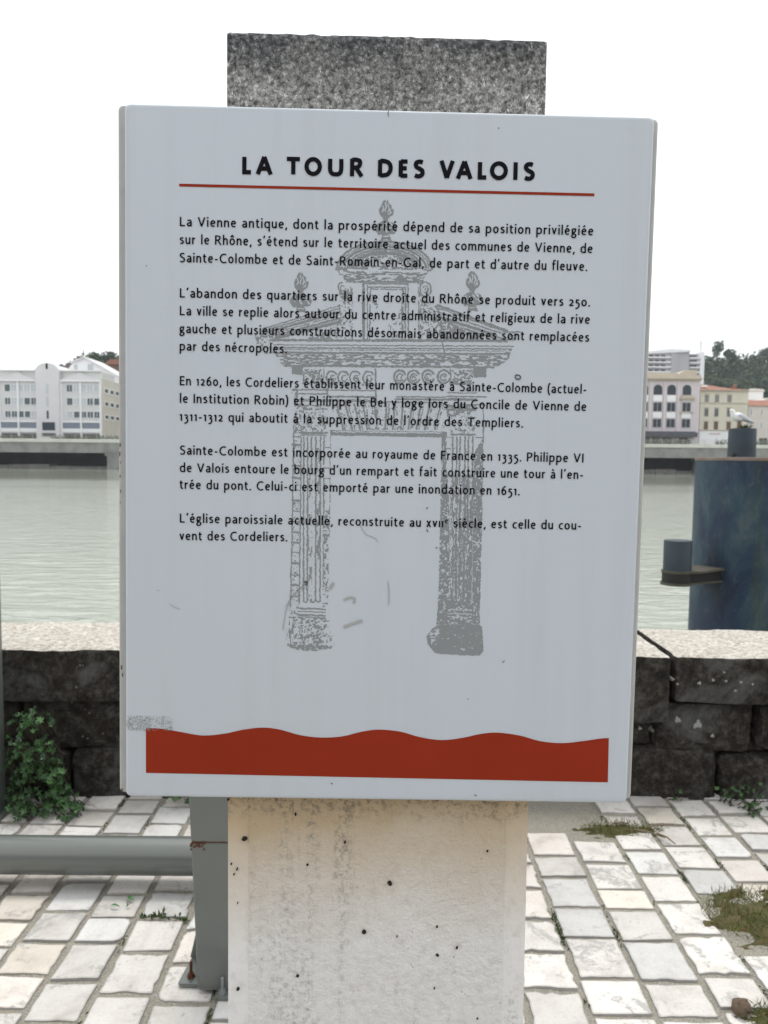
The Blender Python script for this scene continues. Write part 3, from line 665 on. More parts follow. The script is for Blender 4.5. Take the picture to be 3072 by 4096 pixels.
for sd_ in (-1, 1):
    mb = MB(); prof = [(-.045, .150, .010), (-.02, .148, .030), (.03, .132, .034), (.08, .108, .026), (.13, .084, .014), (.165, .066, .003)]
    vs = []; m2 = 10
    for (sx, sz, rz) in prof:
        for k in range(m2):
            a_ = k*2*math.pi/m2; vs.append((gx+sx, gy+sd_*(.040+.016*math.cos(a_)-max(0, sx)*.16), gz+sz+rz*math.sin(a_)-.004))
    mb.add(vs, [(i*m2+k, i*m2+(k+1) % m2, (i+1)*m2+(k+1) % m2, (i+1)*m2+k) for i in range(len(prof)-1) for k in range(m2)]+[tuple(range(m2)), tuple(range(len(vs)-1, len(vs)-m2-1, -1))])
    mb.build('wing', m_wing, gull, smooth=True)
    mb = MB(); lx = gx-.012; ly = gy+sd_*.02
    mb.tube([(lx+.008, ly, gz+.09), (lx+.012, ly, gz+.045), (lx, ly, gz+.004)], [.009, .0038, .0035], 8)
    for da in (-.5, 0, .5): mb.tube([(lx, ly, gz+.004), (lx-.03*math.cos(da), ly+.03*math.sin(da), gz+.003)], [.003, .002], 6)
    mb.build('leg', m_leg, gull, smooth=True)
    mb = MB(); mb.tube([(gx-.106, gy+sd_*.0215, gz+.210), (gx-.106, gy+sd_*.0255, gz+.2105)], [.0042, .002], 8); mb.build('eye', m_blk, gull)
mb = MB(); mb.tube([(gx-.124, gy, gz+.203), (gx-.142, gy, gz+.200), (gx-.158, gy, gz+.194)], [.0075, .0055, .001], 8); mb.build('beak', m_beak, gull, smooth=True)
m_weed = mat('weed_green', (.085, .14, .045), .7, .4, 20, tone=True, spec=.3)
wd = MB()
for i in range(46):
    a_ = rng.uniform(0, 6.28); r_ = rng.uniform(0, .05); p = Vector((gx+.075+r_*math.cos(a_), gy+.02+r_*math.sin(a_), gz)); 
    d = Vector((rng.gauss(0, .6)+.25, rng.gauss(0, .6), 1)).normalized(); tt = rng.uniform(.6, 1.3)
    wd.leaf(p, d, Vector((rng.gauss(0, 1), rng.gauss(0, 1), .2)), rng.uniform(.03, .075), .014, 0, (tt, tt, tt))
tag(wd.build('weed', m_weed, org=(gx+.075, gy, gz)), 'small green weed growing on the bollard behind the gull', 'weed')

# ================================================================== FOREGROUND
# frame of panel and post: origin at the panel face centre, local x right, y into the picture, z up
PC = Vector((-5.48e-4, .89599, 1.49244))
PM = Matrix(((0.999855, -0.013078, 0.010907), (0.013011, 0.999896, 0.006235), (-0.010988, -0.006092, 0.999921)))
ux, uy, uz = (Vector(PM.col[i]) for i in range(3))
def loc(px, py, off=0.0):
    d = ray(px, py); p0 = PC+uy*off; t_ = (p0-EYEV).dot(uy)/d.dot(uy); q_ = EYEV+d*t_-p0
    return q_.dot(ux), q_.dot(uz)

# ---- concrete post
m_post, t, b = nodes('post_concrete'); v = coords(t)
sep = N(t, 'ShaderNodeSeparateXYZ'); t.links.new(v, sep.inputs[0])
f = noise_(t, 70, 6, .7, v); fbig = noise_(t, 7, 5, .6, v)
r1 = ramp(t, [(.3, (.76, .735, .72)), (.48, (.88, .87, .87)), (.75, (.91, .90, .90))]); t.links.new(f, r1.inputs[0])
def zmask(lo, hi, wob=.05, nz=fbig):
    a1 = N(t, 'ShaderNodeMath', operation='MULTIPLY_ADD'); t.links.new(nz, a1.inputs[0]); a1.inputs[1].default_value = wob*2; t.links.new(sep.outputs[2], a1.inputs[2])
    mr = N(t, 'ShaderNodeMapRange'); mr.inputs[1].default_value = lo+wob; mr.inputs[2].default_value = hi+wob; t.links.new(a1.outputs[0], mr.inputs[0]); return mr.outputs[0]
och = zmask(1.49-.60, 1.49-.43, .06)          # ochre wash under the panel
c1 = mixc(t, och, r1.outputs[0], (.62, .485, .325))
st = noise_(t, 19, 4, .65, coords(t, (1, 1, .07))); sr = ramp(t, [(.50, 0.0), (.64, .8)]); t.links.new(st, sr.inputs[0])      # run-down streaks
gr = noise_(t, 120, 5, .8, v); grr = ramp(t, [(.48, 0.0), (.60, 1.0)]); t.links.new(gr, grr.inputs[0])
k = N(t, 'ShaderNodeMath', operation='MULTIPLY'); t.links.new(sr.outputs[0], k.inputs[0]); t.links.new(grr.outputs[0], k.inputs[1])
c2 = mixc(t, k.outputs[0], c1, (.22, .21, .19))
vo = N(t, 'ShaderNodeTexVoronoi'); vo.inputs['Scale'].default_value = 95; t.links.new(v, vo.inputs['Vector'])
vn = noise_(t, 28, 2, .5, v); vr = ramp(t, [(.50, 0.0), (.74, .17)]); t.links.new(vn, vr.inputs[0])
lt = N(t, 'ShaderNodeMath', operation='LESS_THAN'); t.links.new(vo.outputs['Distance'], lt.inputs[0]); t.links.new(vr.outputs[0], lt.inputs[1])
c3 = mixc(t, lt.outputs[0], c2, (.20, .19, .18))
drt = zmask(1.49-.445, 1.49-.40, .03, noise_(t, 22, 5, .7, v))
dk = N(t, 'ShaderNodeMath', operation='MULTIPLY'); t.links.new(drt, dk.inputs[0]); t.links.new(grr.outputs[0], dk.inputs[1])
c3 = mixc(t, dk.outputs[0], c3, (.16, .135, .10))
lich = zmask(1.49+.32, 1.49+.36, .02)         # weathered black head above the panel
lf = noise_(t, 170, 4, .7, v); lr = ramp(t, [(.36, (.15, .152, .156)), (.46, (.42, .415, .40)), (.55, (.58, .575, .555)), (.66, (.80, .79, .77))]); t.links.new(lf, lr.inputs[0])
lt2 = zmask(1.49+.43, 1.49+.49, .075, noise_(t, 14, 5, .7, v))
lf2 = ramp(t, [(.40, (.065, .07, .083)), (.54, (.185, .192, .208)), (.66, (.42, .42, .42))]); t.links.new(lf, lf2.inputs[0])
ltm = N(t, 'ShaderNodeMath', operation='MULTIPLY'); t.links.new(lt2, ltm.inputs[0]); ltm.inputs[1].default_value = .95
vg = N(t, 'ShaderNodeTexVoronoi'); vg.inputs['Scale'].default_value = 300; t.links.new(v, vg.inputs['Vector'])
vb = N(t, 'ShaderNodeSeparateColor'); t.links.new(vg.outputs['Color'], vb.inputs[0])
ag = ramp(t, [(.0, .25), (.45, .8), (.8, 1.15), (.95, 1.7)]); t.links.new(vb.outputs[0], ag.inputs[0]); t.links.new(mixc(t, .012, v, N(t, 'ShaderNodeTexNoise', Scale=140.0).outputs['Color']), vg.inputs['Vector'])     # exposed aggregate grains
ed = ramp(t, [(.3, 1.0), (.8, .55)]); t.links.new(vg.outputs['Distance'], ed.inputs[0])
cl_ = mixc(t, ltm.outputs[0], lr.outputs[0], lf2.outputs[0])
cl_ = mixc(t, 1.0, mixc(t, .7, cl_, ag.outputs[0], 'MULTIPLY'), ed.outputs[0], 'MULTIPLY')
c4 = mixc(t, lich, c3, cl_)
t.links.new(c4, b.inputs['Base Color']); b.inputs['Roughness'].default_value = .92
hsum = N(t, 'ShaderNodeMath', operation='ADD'); t.links.new(f, hsum.inputs[0]); t.links.new(noise_(t, 180, 4, .7, v), hsum.inputs[1])
bp = bump(t, b, hsum.outputs[0], .35, .003)
m_postr = m_post.copy(); m_postr.name = 'post_rough_concrete'
for n_ in m_postr.node_tree.nodes:
    if n_.type == 'BUMP': n_.inputs['Strength'].default_value = .8; n_.inputs['Distance'].default_value = .004
PRX, PRY = .035, .22
post = empty('concrete_post', (0, .95, 0), 'weathered square concrete post carrying the panel, its head black with lichen', 'post')
def P3(x, y, z): return tuple(PC+ux*x+uy*y+uz*z)
def pl(mbx, pts, faces, mi=0): mbx.add([P3(*p_) for p_ in pts], faces, mi)
# outline follows the measured post (slightly skewed against the panel)
def post_x(z): k_ = (z-.50)/(-.707-.50); return -.192+.0096*k_, .1815+.0092*k_
mb = MB(); zs = [-1.52, -.9, -.6, -.45, .2, .4175, .46, .497]; NX = 26
def post_ring(z, ins=0):
    a_, b_ = post_x(z); a_ += ins; b_ -= ins; y0, y1 = PRX+ins, PRX+PRY-ins; out = []
    for i in range(NX): out.append((a_+(b_-a_)*i/NX, y0))
    for i in range(10): out.append((b_, y0+(y1-y0)*i/10))
    for i in range(NX): out.append((b_-(b_-a_)*i/NX, y1))
    for i in range(10): out.append((a_, y1-(y1-y0)*i/10))
    return out
rings = []
for z in zs+[.4995]:
    ins = .003 if z == .4995 else 0
    rings.append([(x_, y_, z+(mnoise.noise(Vector((x_*60, y_*60, 3)))*.0022 if z > .49 else 0)) for x_, y_ in post_ring(z, ins)])
n = len(rings[0])
vs = [p_ for r_ in rings for p_ in r_]
pl(mb, vs, [(i*n+k, i*n+(k+1) % n, (i+1)*n+(k+1) % n, (i+1)*n+k) for i in range(len(rings)-1) for k in range(n)]+[tuple(range((len(rings)-1)*n, len(rings)*n)), tuple(range(n-1, -1, -1))])
mb.build('shaft', m_post, post, smooth=30)
# bush-hammered centre field of the front face, a hair proud
mb = MB(); nx, nz = 110, 420; vs = []
for j in range(nz+1):
    z = -1.45+(.4985+1.45)*j/nz; a_, b_ = post_x(z); a_ += .0235; b_ -= .026
    for i in range(nx+1):
        x = a_+(b_-a_)*i/nx; q_ = Vector((x*95, z*95, 0)); h = mnoise.noise(q_)*.0011+mnoise.noise(q_*2.7)*.0007
        rim = 0 if 0 < i < nx and 0 < j < nz else 1
        vs.append((x, PRX+.001 if rim else PRX-.0016-h, z+(mnoise.noise(Vector((x*70, 0, 9)))*.002 if j == nz else 0)))
pl(mb, vs, [(j*(nx+1)+i, j*(nx+1)+i+1, (j+1)*(nx+1)+i+1, (j+1)*(nx+1)+i) for j in range(nz) for i in range(nx)])
mb.build('rough_face', m_postr, post, smooth=True)
m_pit = flat('pit_shadow', (.02, .018, .016), 1)
for px, py, r_ in ((978, 3357, 9), (947, 3479, 4), (924, 3458, 3), (1560, 3535, 9), (951, 3959, 5), (1182, 3258, 5), (1456, 3730, 8), (1748, 3707, 5), (1750, 3822, 6), (1950, 3405, 5), (1380, 3370, 5), (1190, 3905, 5), (1828, 3793, 5), (912, 3200, 4), (1738, 3955, 3), (1910, 4076, 3), (1230, 3460, 4), (935, 3500, 2.5), (950, 3615, 2.5)):
    mb = MB()
    x, z = loc(px, py, PRX-.0035); s_ = r_*.93/FPX; ph = rng.uniform(0, 6)
    ring = [(x+s_*(1+.35*math.sin(2*a_+ph)+rng.uniform(-.2, .2))*math.cos(a_), z+s_*(1+rng.uniform(-.3, .3))*math.sin(a_)) for a_ in [k_*2*math.pi/9 for k_ in range(9)]]
    pl(mb, [(a_, PRX-.0038, c_) for a_, c_ in ring]+[(a_, PRX+.001, c_) for a_, c_ in ring], [tuple(range(9))]+[(i, i+9, (i+1) % 9+9, (i+1) % 9) for i in range(9)])
    mb.build('pit', m_pit, post)

# ---- information panel
m_panel, t, b = nodes('panel_enamel'); v = coords(t)
f = noise_(t, 3, 4, .6, v); fs_ = noise_(t, 900, 2, .5, v)
c1 = mixc(t, f, (.60, .655, .74), (.62, .67, .735))
sk = noise_(t, 30, 4, .6, coords(t, (1, 1, .05))); skr = ramp(t, [(.5, 0.0), (.75, .16)]); t.links.new(sk, skr.inputs[0]); c1 = mixc(t, skr.outputs[0], c1, (.46, .49, .52))
dr = noise_(t, 42, 5, .75, v); drr = ramp(t, [(.70, 0.0), (.76, .35)]); t.links.new(dr, drr.inputs[0])
c1 = mixc(t, drr.outputs[0], c1, (.42, .42, .41))
t.links.new(c1, b.inputs['Base Color']); b.inputs['Roughness'].default_value = .42; b.inputs['Specular IOR Level'].default_value = .22
m_back = mat('panel_frame_paint', (.50, .505, .50), .45, .15, 30)
m_ink = flat('printed_black', (.006, .006, .010), .5, .10); m_redp = mat('printed_red', (.33, .034, .013), .42, .12, 8, spec=.12)
m_gray = flat('printed_grey', (.29, .31, .33), .42, .2)
sign = empty('information_panel', tuple(PC), 'pale grey bilingual style text panel with black heading, red wave band and grey portal print', 'information panel')
sign['label'] = 'pale grey metal information panel with black text, red wave band and printed stone portal'
HW, HH = .30, .4005
def rrect(hw, hh, r_, n=5):
    out = []
    for cx, cz, a0 in ((hw-r_, hh-r_, 0), (-hw+r_, hh-r_, 90), (-hw+r_, -hh+r_, 180), (hw-r_, -hh+r_, 270)):
        out += [(cx+r_*math.cos(R(a0+90*i/n)), cz+r_*math.sin(R(a0+90*i/n))) for i in range(n+1)]
    return out
def tray(mbx, hw, hh, y0, y1, e=.004, r_=.006, dz=0, dx=0):
    lv = [(e, 0), (e*.62, e*.08), (e*.29, e*.29), (e*.08, e*.62), (0, e), (0, y1-y0)]
    L = [[(x+dx, y0+d, z+dz) for x, z in rrect(hw-i_, hh-i_, r_)] for i_, d in lv]; n = len(L[0])
    pl(mbx, [p_ for l in L for p_ in l], [tuple(range(n))]+[(i*n+k, (i+1)*n+k, (i+1)*n+(k+1) % n, i*n+(k+1) % n) for i in range(5) for k in range(n)]+[tuple(range(6*n-1, 5*n-1, -1))])
mb = MB(); tray(mb, HW, HH, 0, .016); mb.build('front_plate', m_panel, sign, smooth=30)
mb = MB(); tray(mb, .3125, .4055, .0185, .0345, dz=.0015, dx=-.0012); mb.build('back_frame', m_back, sign, smooth=30)
mb = MB()
for xx in (-.2, .2):
    pl(mb, [(xx-.02, .0155, -.35), (xx+.02, .0155, -.35), (xx+.02, .0155, .35), (xx-.02, .0155, .35), (xx-.02, .019, -.35), (xx+.02, .019, -.35), (xx+.02, .019, .35), (xx-.02, .019, .35)], [(0, 1, 2, 3), (7, 6, 5, 4), (0, 4, 5, 1), (3, 2, 6, 7), (0, 3, 7, 4), (1, 5, 6, 2)])
mb.build('spacer_rails', m_back, sign)

# printed lettering: a small stroke alphabet (x-height 1)
def cat(pts, n=6):
    out = []; P_ = [pts[0]]+list(pts)+[pts[-1]]
    for i in range(1, len(P_)-2):
        p0, p1, p2, p3 = (np.array(P_[i+k], float) for k in (-1, 0, 1, 2))
        for s_ in range(n):
            t_ = s_/n; out.append(tuple(.5*((2*p1)+(-p0+p2)*t_+(2*p0-5*p1+4*p2-p3)*t_*t_+(-p0+3*p1-3*p2+p3)*t_**3)))
    out.append(tuple(pts[-1])); return out
def ell(cx, cy, rx, ry, a0=0, a1=360, n=22): return [(cx+rx*math.cos(R(a0+(a1-a0)*i/n)), cy+ry*math.sin(R(a0+(a1-a0)*i/n))) for i in range(n+1)]
def bowlR(x=.09, w_=.64): return cat([(x, .72), (x+.15, .87), (x+.31, .91), (x+.5, .80), (w_, .5), (x+.49, .2), (x+.31, .09), (x+.14, .11), (x, .2)])
def flip(p, w_): return [(w_-x, y) for x, y in p]
G = {}
G['a'] = (.65, [cat([(.1, .82), (.3, .915), (.48, .86), (.56, .62)]), [(.56, .66), (.56, 0)], cat([(.56, .54), (.33, .51), (.13, .40), (.1, .23), (.22, .09), (.4, .12), (.56, .3)])])
G['b'] = (.73, [[(.09, 1.5), (.09, .06)], bowlR()]); G['d'] = (.73, [[(.64, 1.5), (.64, 0)], flip(bowlR(), .73)])
G['p'] = (.73, [[(.09, 1), (.09, -.5)], bowlR()]); G['q'] = (.73, [[(.64, 1), (.64, -.5)], flip(bowlR(), .73)])
G['c'] = (.57, [cat([(.56, .85), (.4, .915), (.2, .82), (.09, .5), (.18, .2), (.38, .085), (.56, .15)])])
G['e'] = (.66, [[(.1, .53), (.57, .53)], cat([(.57, .53), (.54, .78), (.36, .915), (.17, .8), (.09, .5), (.17, .2), (.37, .085), (.57, .16)])])
G['f'] = (.42, [cat([(.48, 1.42), (.34, 1.46), (.2, 1.36), (.17, 1.1)]), [(.17, 1.14), (.17, 0)], [(0, .93), (.42, .93)]])
G['g'] = (.66, [ell(.3, .64, .21, .27), [(.42, .88), (.64, .92)], cat([(.17, .42), (.1, .29), (.2, .17), (.46, .12), (.59, -.08), (.5, -.3), (.3, -.39), (.1, -.31), (.07, -.13), (.2, .1)])])
arch = cat([(.09, .66), (.22, .84), (.38, .91), (.53, .82), (.57, .58)])
G['h'] = (.66, [[(.09, 1.5), (.09, 0)], arch, [(.57, .62), (.57, 0)]]); G['n'] = (.66, [[(.09, 1), (.09, 0)], arch, [(.57, .62), (.57, 0)]])
G['m'] = (1.08, [[(.09, 1), (.09, 0)], cat([(.09, .68), (.2, .85), (.34, .91), (.49, .82), (.53, .58)]), [(.53, .62), (.53, 0)], cat([(.53, .68), (.66, .85), (.8, .91), (.95, .82), (.99, .58)]), [(.99, .62), (.99, 0)]])
G['i'] = (.18, [[(.09, 1), (.09, 0)], 'dot']); G['ı'] = (.18, [[(.09, 1), (.09, 0)]]); G['l'] = (.18, [[(.09, 1.5), (.09, 0)]])
G['o'] = (.72, [ell(.36, .5, .275, .415)]); G['r'] = (.42, [[(.09, 1), (.09, 0)], cat([(.09, .62), (.2, .83), (.43, .9)])])
G['s'] = (.55, [cat([(.48, .84), (.32, .915), (.15, .84), (.12, .67), (.3, .53), (.46, .4), (.46, .2), (.3, .085), (.08, .16)])])
G['t'] = (.46, [[(.18, 1.27), (.18, .3)], cat([(.18, .36), (.22, .15), (.34, .09), (.47, .12)]), [(0, .93), (.45, .93)]])
G['u'] = (.66, [[(.09, 1), (.09, .4)], cat([(.09, .44), (.13, .18), (.27, .09), (.43, .15), (.57, .34)]), [(.57, 1), (.57, 0)]])
G['v'] = (.62, [[(.07, 1), (.31, .05)], [(.55, 1), (.31, .05)]]); G['x'] = (.6, [[(.06, 1), (.54, 0)], [(.54, 1), (.06, 0)]])
G['y'] = (.62, [[(.07, 1), (.33, .1)], [(.57, 1), (.33, .1), (.16, -.42)]])
G['L'] = (.66, [[(.09, 1.38), (.09, .09), (.66, .09)]]); G['V'] = (.95, [[(.07, 1.38), (.475, .04)], [(.88, 1.38), (.475, .04)]])
G['A'] = (.98, [[(.06, 0), (.49, 1.36)], [(.92, 0), (.49, 1.36)], [(.2, .45), (.78, .45)]])
G['T'] = (.86, [[(0, 1.29), (.86, 1.29)], [(.43, 1.29), (.43, 0)]]); G['O'] = (1.1, [ell(.55, .69, .45, .62, 0, 360, 32)])
G['U'] = (.92, [cat([(.09, 1.38), (.09, .5), (.2, .16), (.46, .08), (.72, .16), (.83, .5), (.83, 1.38)])])
G['R'] = (.82, [[(.09, 1.38), (.09, 0)], cat([(.09, 1.29), (.4, 1.29), (.62, 1.2), (.64, .95), (.52, .75), (.3, .68), (.09, .68)]), [(.36, .68), (.78, 0)]])
G['D'] = (.98, [[(.09, 1.38), (.09, 0)], cat([(.09, 1.29), (.4, 1.29), (.72, 1.17), (.88, .85), (.86, .48), (.66, .18), (.38, .09), (.09, .09)])])
G['E'] = (.66, [[(.09, 1.38), (.09, 0)], [(.09, 1.29), (.66, 1.29)], [(.09, .72), (.6, .72)], [(.09, .09), (.66, .09)]])
G['F'] = (.62, [[(.09, 1.38), (.09, 0)], [(.09, 1.29), (.62, 1.29)], [(.09, .7), (.56, .7)]])
G['S'] = (.72, [cat([(.64, 1.24), (.44, 1.31), (.2, 1.24), (.11, 1.02), (.22, .82), (.42, .70), (.61, .55), (.63, .28), (.48, .1), (.26, .07), (.06, .15)])])
G['I'] = (.18, [[(.09, 1.38), (.09, 0)]]); G['P'] = (.74, [[(.09, 1.38), (.09, 0)], cat([(.09, 1.29), (.4, 1.29), (.62, 1.18), (.65, .93), (.52, .7), (.3, .62), (.09, .62)])])
G['B'] = (.76, [[(.09, 1.38), (.09, 0)], cat([(.09, 1.29), (.4, 1.29), (.58, 1.18), (.58, .92), (.42, .77), (.09, .75)]), cat([(.4, .75), (.62, .65), (.67, .38), (.54, .14), (.3, .09), (.09, .09)])])
G['C'] = (.92, [cat([(.88, 1.22), (.62, 1.31), (.3, 1.2), (.1, .85), (.12, .45), (.34, .14), (.64, .07), (.9, .17)])])
G['G'] = (1.0, [cat([(.9, 1.22), (.62, 1.31), (.3, 1.2), (.1, .85), (.12, .45), (.34, .14), (.6, .07), (.88, .14)]), [(.88, .6), (.88, .1)]])
G['0'] = (.72, [ell(.36, .5, .275, .415)]); G['1'] = (.36, [[(.24, 1), (.24, 0)], [(.02, .84), (.24, .96)]])
G['2'] = (.6, [cat([(.06, .82), (.26, .915), (.46, .8), (.47, .6), (.3, .32), (.06, .09)]), [(.06, .09), (.58, .09)]])
G['3'] = (.58, [cat([(.06, .82), (.26, .915), (.44, .8), (.42, .58), (.22, .44)]), cat([(.22, .44), (.46, .32), (.5, .02), (.36, -.26), (.05, -.36)])])
G['5'] = (.58, [[(.52, .92), (.16, .92), (.13, .5)], cat([(.13, .5), (.32, .5), (.49, .34), (.48, -.02), (.3, -.28), (.04, -.36)])])
G['6'] = (.7, [cat([(.56, 1.36), (.3, 1.12), (.13, .8), (.09, .45), (.2, .14), (.38, .085), (.58, .25), (.6, .52), (.46, .76), (.28, .76), (.12, .55)])])
G['.'] = (.2, ['dot0']); G[','] = (.22, [[(.15, .16), (.12, -.02), (.02, -.26)]]); G['’'] = (.24, [[(.18, 1.5), (.06, 1.12)]])
G['-'] = (.46, [[(.04, .5), (.42, .5)]]); G['('] = (.3, [cat([(.3, 1.52), (.12, 1.1), (.08, .55), (.14, .05), (.3, -.32)])]); G[')'] = (.3, [cat([(0, 1.52), (.18, 1.1), (.22, .55), (.16, .05), (0, -.32)])])
ACC = {'é': ('e', [[(.24, 1.18), (.46, 1.44)]]), 'è': ('e', [[(.42, 1.18), (.2, 1.44)]]), 'à': ('a', [[(.42, 1.18), (.2, 1.44)]]), 'ô': ('o', [[(.16, 1.16), (.36, 1.42), (.56, 1.16)]])}
for k_, (b_, ex) in ACC.items(): G[k_] = (G[b_][0], G[b_][1]+ex)
KERN = {'’': -.06, '.': .02}
def width(s_, sp=.235, space=.56):
    x = 0
    for i, c_ in enumerate(s_):
        if c_ == ' ': x += space; continue
        if c_ == '^': continue
        k_ = .62 if i and s_[i-1] == '^' else 1
        x += G[c_][0]*k_+sp
    return x-sp
def ribbon(mbx, pts, hw, y, tf):
    P_ = [np.array(p_, float) for p_ in pts]; n = len(P_)
    closed = np.hypot(*(P_[0]-P_[-1])) < 1e-6 and n > 4
    L, Rr = [], []
    for i in range(n):
        if closed: a_ = P_[(i-1) % (n-1)]; c_ = P_[(i+1) % (n-1)]
        else: a_ = P_[max(i-1, 0)]; c_ = P_[min(i+1, n-1)]
        d1 = P_[i]-a_; d2 = c_-P_[i]
        l1, l2 = np.hypot(*d1), np.hypot(*d2)
        d1 = d1/l1 if l1 > 1e-9 else d2/max(l2, 1e-9); d2 = d2/l2 if l2 > 1e-9 else d1
        tt = d1+d2; tt /= max(np.hypot(*tt), 1e-9); nn = np.array((-tt[1], tt[0])); m1 = np.array((-d1[1], d1[0]))
        s_ = hw/max(nn@m1, .55)
        L.append(P_[i]+nn*s_); Rr.append(P_[i]-nn*s_)
    vs = [P3(*tf(p_, y)) for p_ in L+Rr]
    mbx.add(vs, [(i, i+n, i+1+n, i+1) for i in range(n-1)])
def text_line(mbx, s_, p0, p1, xh, hw=.099, y=-.0006, sp=.235, space=.56):
    a_ = np.array(p0); b_ = np.array(p1); d = b_-a_; Ln = np.hypot(*d); d = d/Ln; up_ = np.array((-d[1], d[0]))
    sx = Ln/width(s_, sp, space); x = 0; e = 0
    for i, c_ in enumerate(s_):
        if c_ == ' ': x += space; continue
        if c_ == '^': continue
        k_, dy = (.62, .62) if i and s_[i-1] == '^' else (1, 0)
        wd_, strokes = G[c_]
        def tf(p_, yy, x=x, k_=k_, dy=dy):
            q_ = a_+d*((x+p_[0]*k_)*sx)+up_*((p_[1]*k_+dy)*xh); return (q_[0], yy, q_[1])
        for st_ in strokes:
            e = (e+1) % 7; yy = y-e*.00001
            if st_ == 'dot': ribbon(mbx, [(.09, 1.22), (.09, 1.43)], hw*1.15, yy, tf)
            elif st_ == 'dot0': ribbon(mbx, [(.1, -.02), (.1, .19)], hw*1.15, yy, tf)
            else: ribbon(mbx, st_, hw*(.85 if k_ < 1 else 1), yy, tf)
        x += wd_*k_+sp
def L2(px, py): return loc(px, py)
XH = .00752
PARAS = [
 [('La Vienne antique, dont la prospérité dépend de sa position privilégiée', (720, 905), (2372, 942)), ('sur le Rhône, s’étend sur le territoire actuel des communes de Vienne, de', (719, 976), (2369, 1013)), ('Sainte-Colombe et de Saint-Romain-en-Gal, de part et d’autre du fleuve.', (719, 1049), (2348, 1084))],
 [('L’abandon des quartiers sur la rive droite du Rhône se produit vers 250.', (720, 1190), (2359, 1226)), ('La ville se replie alors autour du centre administratif et religieux de la rive', (720, 1261), (2358, 1296)), ('gauche et plusieurs constructions désormais abandonnées sont remplacées', (719, 1332), (2355, 1367)), ('par des nécropoles.', (719, 1402), (1147, 1413))],
 [('En 1260, les Cordeliers établissent leur monastère à Sainte-Colombe (actuel-', (720, 1541), (2345, 1575)), ('le Institution Robin) et Philippe le Bel y loge lors du Concile de Vienne de', (720, 1611), (2344, 1644)), ('1311-1312 qui aboutit à la suppression de l’ordre des Templiers.', (719, 1683), (2091, 1710))],
 [('Sainte-Colombe est incorporée au royaume de France en 1335. Philippe VI', (720, 1818), (2333, 1850)), ('de Valois entoure le bourg d’un rempart et fait construire une tour à l’en-', (720, 1888), (2332, 1916)), ('trée du pont. Celui-ci est emporté par une inondation en 1651.', (719, 1955), (2078, 1981))],
 [('L’église paroissiale actuelle, reconstruite au xvıı^e siècle, est celle du cou-', (720, 2090), (2324, 2119)), ('vent des Cordeliers.', (719, 2160), (1149, 2165))]]
for par in PARAS:
    mb = MB()
    for s_, a_, b_ in par: text_line(mb, s_, L2(*a_), L2(*b_), XH)
    mb.build('paragraph_text', m_ink, sign)
mb = MB()
hx = [65, 135, 290, 385, 508, 622, 767, 875, 950, 1085, 1172, 1285, 1345, 1470, 1520]; hx2 = [113, 220, 366, 477, 587, 690, 842, 923, 1007, 1162, 1256, 1332, 1440, 1487, 1577]
for c_, xa, xb in zip('LATOURDESVALOIS', hx, hx2):
    yb = lambda x: 696+(x-65)*(722-696)/1512
    # thicker pen: glyph box is set to the measured ink box of the letter
    A_, B_ = L2(920+xa*.7716, yb(xa)), L2(920+xb*.7716, yb(xb))
    xh = .0196/1.38; hwm = .0043*.5/xh; sx_ = (B_[0]-A_[0]); wd_ = G[c_][0]
    d = np.array((B_[0]-A_[0], B_[1]-A_[1])); up_ = np.array((-d[1], d[0]))/np.hypot(*d)
    ins = (hwm-.09)*xh
    def tf(p_, yy):
        u_ = ins+p_[0]/wd_*(np.hypot(*d)-2*ins) if c_ != 'I' else np.hypot(*d)/2
        zz = p_[1]*xh; zz = ins*.9+zz*(1.38*xh-1.8*ins)/(1.38*xh) if c_ in 'LTOUSDEC' else zz
        q_ = np.array(A_)+d/np.hypot(*d)*u_+up_*zz; return q_
    for e, st_ in enumerate(G[c_][1]):
        pts = [tf(p_, 0) for p_ in st_]
        if c_ in 'AV' and len(pts) == 2 and st_[0][1] != st_[1][1]: pass
        ribbon(mb, pts, .00242, -.0006-e*.00001, lambda p_, yy: (p_[0], yy, p_[1]))
mb.build('heading_text', m_ink, sign)
mb = MB(); a_, b_, c_, d_ = (L2(*q_) for q_ in ((717, 735), (2377, 774), (2377, 785), (717, 746)))
pl(mb, [(q_[0], -.0004, q_[1]) for q_ in (a_, b_, c_, d_)], [(0, 3, 2, 1)]); mb.build('heading_rule', m_redp, sign)
key = [(584, 2913), (640, 2914), (720, 2927), (811, 2941.6), (900, 2934), (970, 2919), (1048, 2910), (1120, 2918), (1200, 2940), (1286, 2950), (1370, 2945), (1440, 2928), (1512, 2918), (1600, 2926), (1680, 2948), (1766, 2960), (1850, 2951), (1920, 2936), (1989, 2930), (2080, 2942), (2160, 2964), (2248, 2972), (2340, 2963), (2400, 2954), (2435, 2952)]
wv = cat(key, 4); bot = [(584+(x-584)*1847/1851, 3091+(x-584)*38/1851) for x, _ in wv]
mb = MB(); tp = [L2(*q_) for q_ in wv]; bt = [L2(*q_) for q_ in bot]; n = len(tp)
pl(mb, [(x, -.0004, z) for x, z in tp+bt], [(i, i+n, i+1+n, i+1) for i in range(n-1)]); mb.build('wave_band', m_redp, sign)

